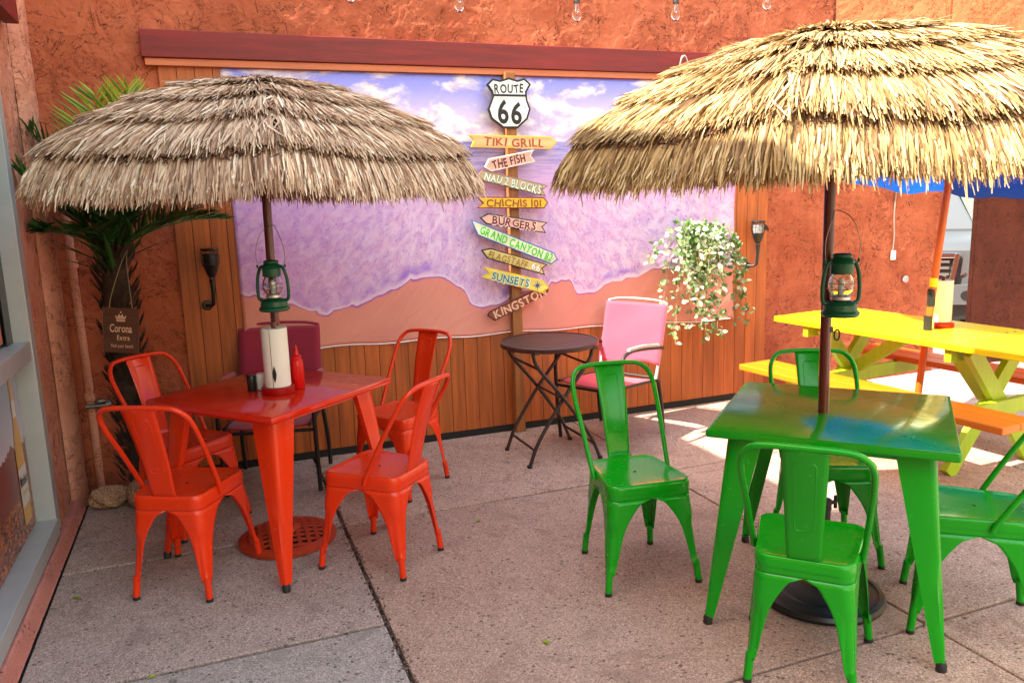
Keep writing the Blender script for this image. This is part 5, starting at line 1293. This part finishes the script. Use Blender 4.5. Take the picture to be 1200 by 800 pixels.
# ================================================================== STRING LIGHTS, HOOK, PLUG
ls = thing('string_lights', 'black wire of clear bulbs strung high before the mural wall', 'string lights', (1.5, 4.25, 2.8))
bulb_px = [(410, -14), (538, -2), (676, 10), (792, 10), (899, -2), (1010, -16)]
bp = [at_y(x, y, 4.25) for x, y in bulb_px]; loc = Vector((1.5, 4.25, 2.8)); wp_ = []
for i, b_ in enumerate(bp):
    q = b_-loc; wp_.append(q+Vector((0, 0, 0.085)))
    if i < len(bp)-1: wp_.append((q+bp[i+1]-loc)/2+Vector((0, 0, 0.10)))
    sk_ = MB().lathe([(0.0, 0.085), (0.007, 0.084), (0.012, 0.078), (0.017, 0.072), (0.018, 0.026), (0.016, 0.024), (0.0, 0.024)], 14, tuple(q)).build('socket', 'black', ls, 40)
    gl = MB().lathe([(0.012, 0.024), (0.016, 0.008), (0.024, -0.016), (0.027, -0.036), (0.024, -0.056), (0.013, -0.070), (0.0, -0.074)], 16, tuple(q), caps=False).build('bulb', 'glass', None, 60); gl.parent = sk_
    fl_ = MB().tube([q+Vector((-0.004, 0, 0.02)), q+Vector((-0.006, 0, -0.02)), q+Vector((0, 0, -0.028)), q+Vector((0.006, 0, -0.02)), q+Vector((0.004, 0, 0.02))], 0.0012, 4).build('filament', 'silver', None); fl_.parent = sk_
wp_ = [Vector((-2.2, 0, wp_[0].z+0.05))] + wp_ + [Vector((4.2, 0, wp_[-1].z+0.05))]
MB().tube(spline(wp_, 5), 0.0035, 6).build('cable', 'black', ls, 60)

hk = thing('wall_hook', 'bent silver metal hook on the dark red beam', 'hook', at_y(800, 76, 4.855))
MB().tube(spline([(-0.025, 0.01, -0.05), (-0.022, 0, 0.0), (-0.012, -0.01, 0.045), (0.01, -0.012, 0.055), (0.03, -0.01, 0.02), (0.055, 0, -0.03)], 6), 0.006, 8).build('rod', 'silver', hk, 60)
MB().b2(-0.04, -0.012, 0.008, 0.014, -0.07, -0.03).build('mounting_plate', 'wire', hk)
pc = thing('power_lead', 'grey power lead with a white plug hanging down the stucco wall', 'cable', at_y(1047, 298, WALL-0.03))
MB().tube(spline([(0, 0.01, 0.03), (0.006, 0.008, 0.15), (-0.004, 0.01, 0.32), (0.003, 0.01, 0.55), (0.0, 0.015, 0.9)], 5), 0.006, 6).build('lead', 'silver', pc, 60)
MB().b2(-0.017, 0.017, -0.012, 0.012, -0.045, 0.03).build('plug', 'white', pc, bevel=0.004)
wpl = at_y(1061, 327, WALL-0.02)
ws = thing('wall_socket', 'small round grey socket cover on the stucco wall', 'socket', wpl)
o = MB().lathe([(0.0, 0.0), (0.030, 0.0), (0.030, 0.006), (0.024, 0.010), (0.0, 0.011)], 18).build('cover_plate', 'alu', ws, 40); o.rotation_euler = (R(90), 0, 0)

# ================================================================== PICKUP TRUCK BEYOND THE OPENING
M['truck'] = plain('pale_silver_paint', (0.085, 0.09, 0.10), 0.5, 0.1, 0.05, 3)
M['truck'].node_tree.nodes['Principled BSDF'].inputs['Specular IOR Level'].default_value = 0.15
M['chrome'] = plain('chrome', (0.42, 0.45, 0.50), 0.16, 1.0, 0.05)
t = NT('truck_glass'); t.base((0.012, 0.060, 0.066, 1)); t.p(Roughness=0.4); t.b.inputs['Specular IOR Level'].default_value = 0.05; M['truck_glass'] = t.m  # teal base colour stands in for the surroundings reflected in the glass
M['lens'] = glass('lens', (0.95, 0.95, 0.9), 0.08)
tk = thing('pickup_truck', 'silver pickup truck parked beyond the wall opening', 'truck', (7.62, 7.02, -0.13), -0.72); tk.scale = (1.0, 0.80, 0.90)
def slab_loft(sections):      # sections: (y, half width, z bottom, z top, top inset)
    rings = []
    for y, hw, zb, zt, ins in sections:
        rings.append([Vector((x, y, z)) for x, z in [(-hw+0.03, zb), (hw-0.03, zb), (hw, zb+0.06), (hw, zt-0.12), (hw-ins*0.5, zt-0.03), (hw-ins, zt), (-hw+ins, zt), (-hw+ins*0.5, zt-0.03), (-hw, zt-0.12), (-hw, zb+0.06)]])
    return MB().loft(rings)
slab_loft([(0.02, 0.93, 0.50, 1.08, 0.16), (0.14, 0.985, 0.46, 1.17, 0.12), (0.6, 1.0, 0.44, 1.21, 0.10), (1.35, 1.0, 0.42, 1.27, 0.08)]).build('hood', 'truck', tk, 40)
slab_loft([(1.351, 1.0, 0.40, 1.30, 0.08), (2.0, 1.0, 0.38, 1.32, 0.06), (3.5, 1.0, 0.38, 1.32, 0.06)]).build('cab_body', 'truck', tk, 40)
slab_loft([(3.54, 1.0, 0.42, 1.34, 0.06), (5.5, 1.0, 0.46, 1.34, 0.06)]).build('bed', 'truck', tk, 40)
cabr = [[Vector(p) for p in q] for q in ([(-0.93, 1.40, 1.29), (0.93, 1.40, 1.29), (0.93, 3.45, 1.31), (-0.93, 3.45, 1.31)], [(-0.74, 2.12, 1.88), (0.74, 2.12, 1.88), (0.76, 3.22, 1.90), (-0.76, 3.22, 1.90)], [(-0.68, 2.2, 1.93), (0.68, 2.2, 1.93), (0.70, 3.15, 1.95), (-0.70, 3.15, 1.95)])]
MB().loft(cabr).build('cab_roof', 'truck', tk, bevel=0.02)
MB().add([(-0.84, 1.425, 1.335), (0.84, 1.425, 1.335), (0.705, 2.06, 1.845), (-0.705, 2.06, 1.845)], [(0, 1, 2, 3)]).build('windshield', 'truck_glass', tk)
for s in (-1, 1):
    MB().add([(s*0.925, 1.62, 1.36), (s*0.935, 2.35, 1.36), (s*0.775, 2.35, 1.86), (s*0.775, 2.18, 1.86)], [(0, 1, 2, 3)]).build('side_window', 'truck_glass', tk)
    MB().b2(s*1.0, s*1.16, 1.62, 1.78, 1.30, 1.48).build('mirror', 'black', tk, bevel=0.03)
# grille with chrome surround and dark slats
gr = MB()
for a, b in [(((-0.56, -0.03, 1.02), (0.56, -0.03, 1.02))), (((-0.52, -0.03, 0.70), (0.52, -0.03, 0.70)))]: gr.beam(a, b, 0.06, 0.07)
for s in (-1, 1): gr.beam((s*0.555, -0.032, 1.05), (s*0.505, -0.032, 0.67), 0.07, 0.062)
gr.build('grille_surround', 'chrome', tk, bevel=0.015)
MB().b2(-0.50, 0.50, -0.012, 0.018, 0.72, 1.0).build('grille_backing', 'black', tk)
for z in (0.78, 0.86, 0.94): MB().b2(-0.48, 0.48, -0.036, -0.013, z-0.016, z+0.016).build('grille_slat', 'wire', tk, bevel=0.006)
for s in (-1, 1):
    x0, x1 = (0.60, 0.93) if s > 0 else (-0.93, -0.60)
    MB().add([(s*0.60, -0.005, 0.76), (s*0.93, 0.10, 0.78), (s*0.94, 0.13, 0.99), (s*0.62, -0.005, 1.02)], [(0, 1, 2, 3)]).build('headlight', 'chrome', tk)
    MB().lathe([(0.0, 0.0), (0.075, 0.004), (0.08, 0.012), (0.078, 0.03), (0.0, 0.05)], 16).build('headlight_lens', 'white', tk, 40); o = tk.children[-1]; o.rotation_euler = (R(90), 0, R(14*s)); o.location = (s*0.755, 0.02, 0.89)
MB().loft([[Vector((x, y, z)) for x, y in [(-1.0, 0.12), (-0.86, -0.09), (-0.3, -0.15), (0.3, -0.15), (0.86, -0.09), (1.0, 0.12), (0.9, 0.15), (-0.9, 0.15)]] for z in (0.40, 0.43, 0.62, 0.65)]).build('bumper', 'truck', tk, 40)
MB().b2(-0.30, 0.30, -0.17, -0.152, 0.44, 0.58).build('number_plate_holder', 'black', tk, bevel=0.01)
MB().b2(-0.85, 0.85, -0.02, 0.4, 0.20, 0.395).build('air_dam', 'black', tk)
for s in (-1, 1):
    fo_ = MB().lathe([(0, 0), (0.05, 0.0), (0.06, 0.01), (0, 0.012)], 14).build('fog_light', 'black', tk, 40); fo_.rotation_euler = (R(90), 0, 0); fo_.location = (s*0.66, -0.115, 0.52)
    for y in (0.95, 4.55):
        wh = MB().lathe([(0.20, -0.13), (0.36, -0.125), (0.385, -0.09), (0.385, 0.09), (0.36, 0.125), (0.20, 0.13)], 28).build('tyre', 'rubber', tk, 40)
        wh.rotation_euler = (0, R(90), 0); wh.location = (s*0.90, y, 0.386)
        ri = MB().lathe([(0.0, 0.10), (0.17, 0.12), (0.20, 0.129), (0.20, -0.129), (0.17, -0.12), (0.0, -0.10)], 20).build('rim', 'alu', None, 40); ri.parent = wh
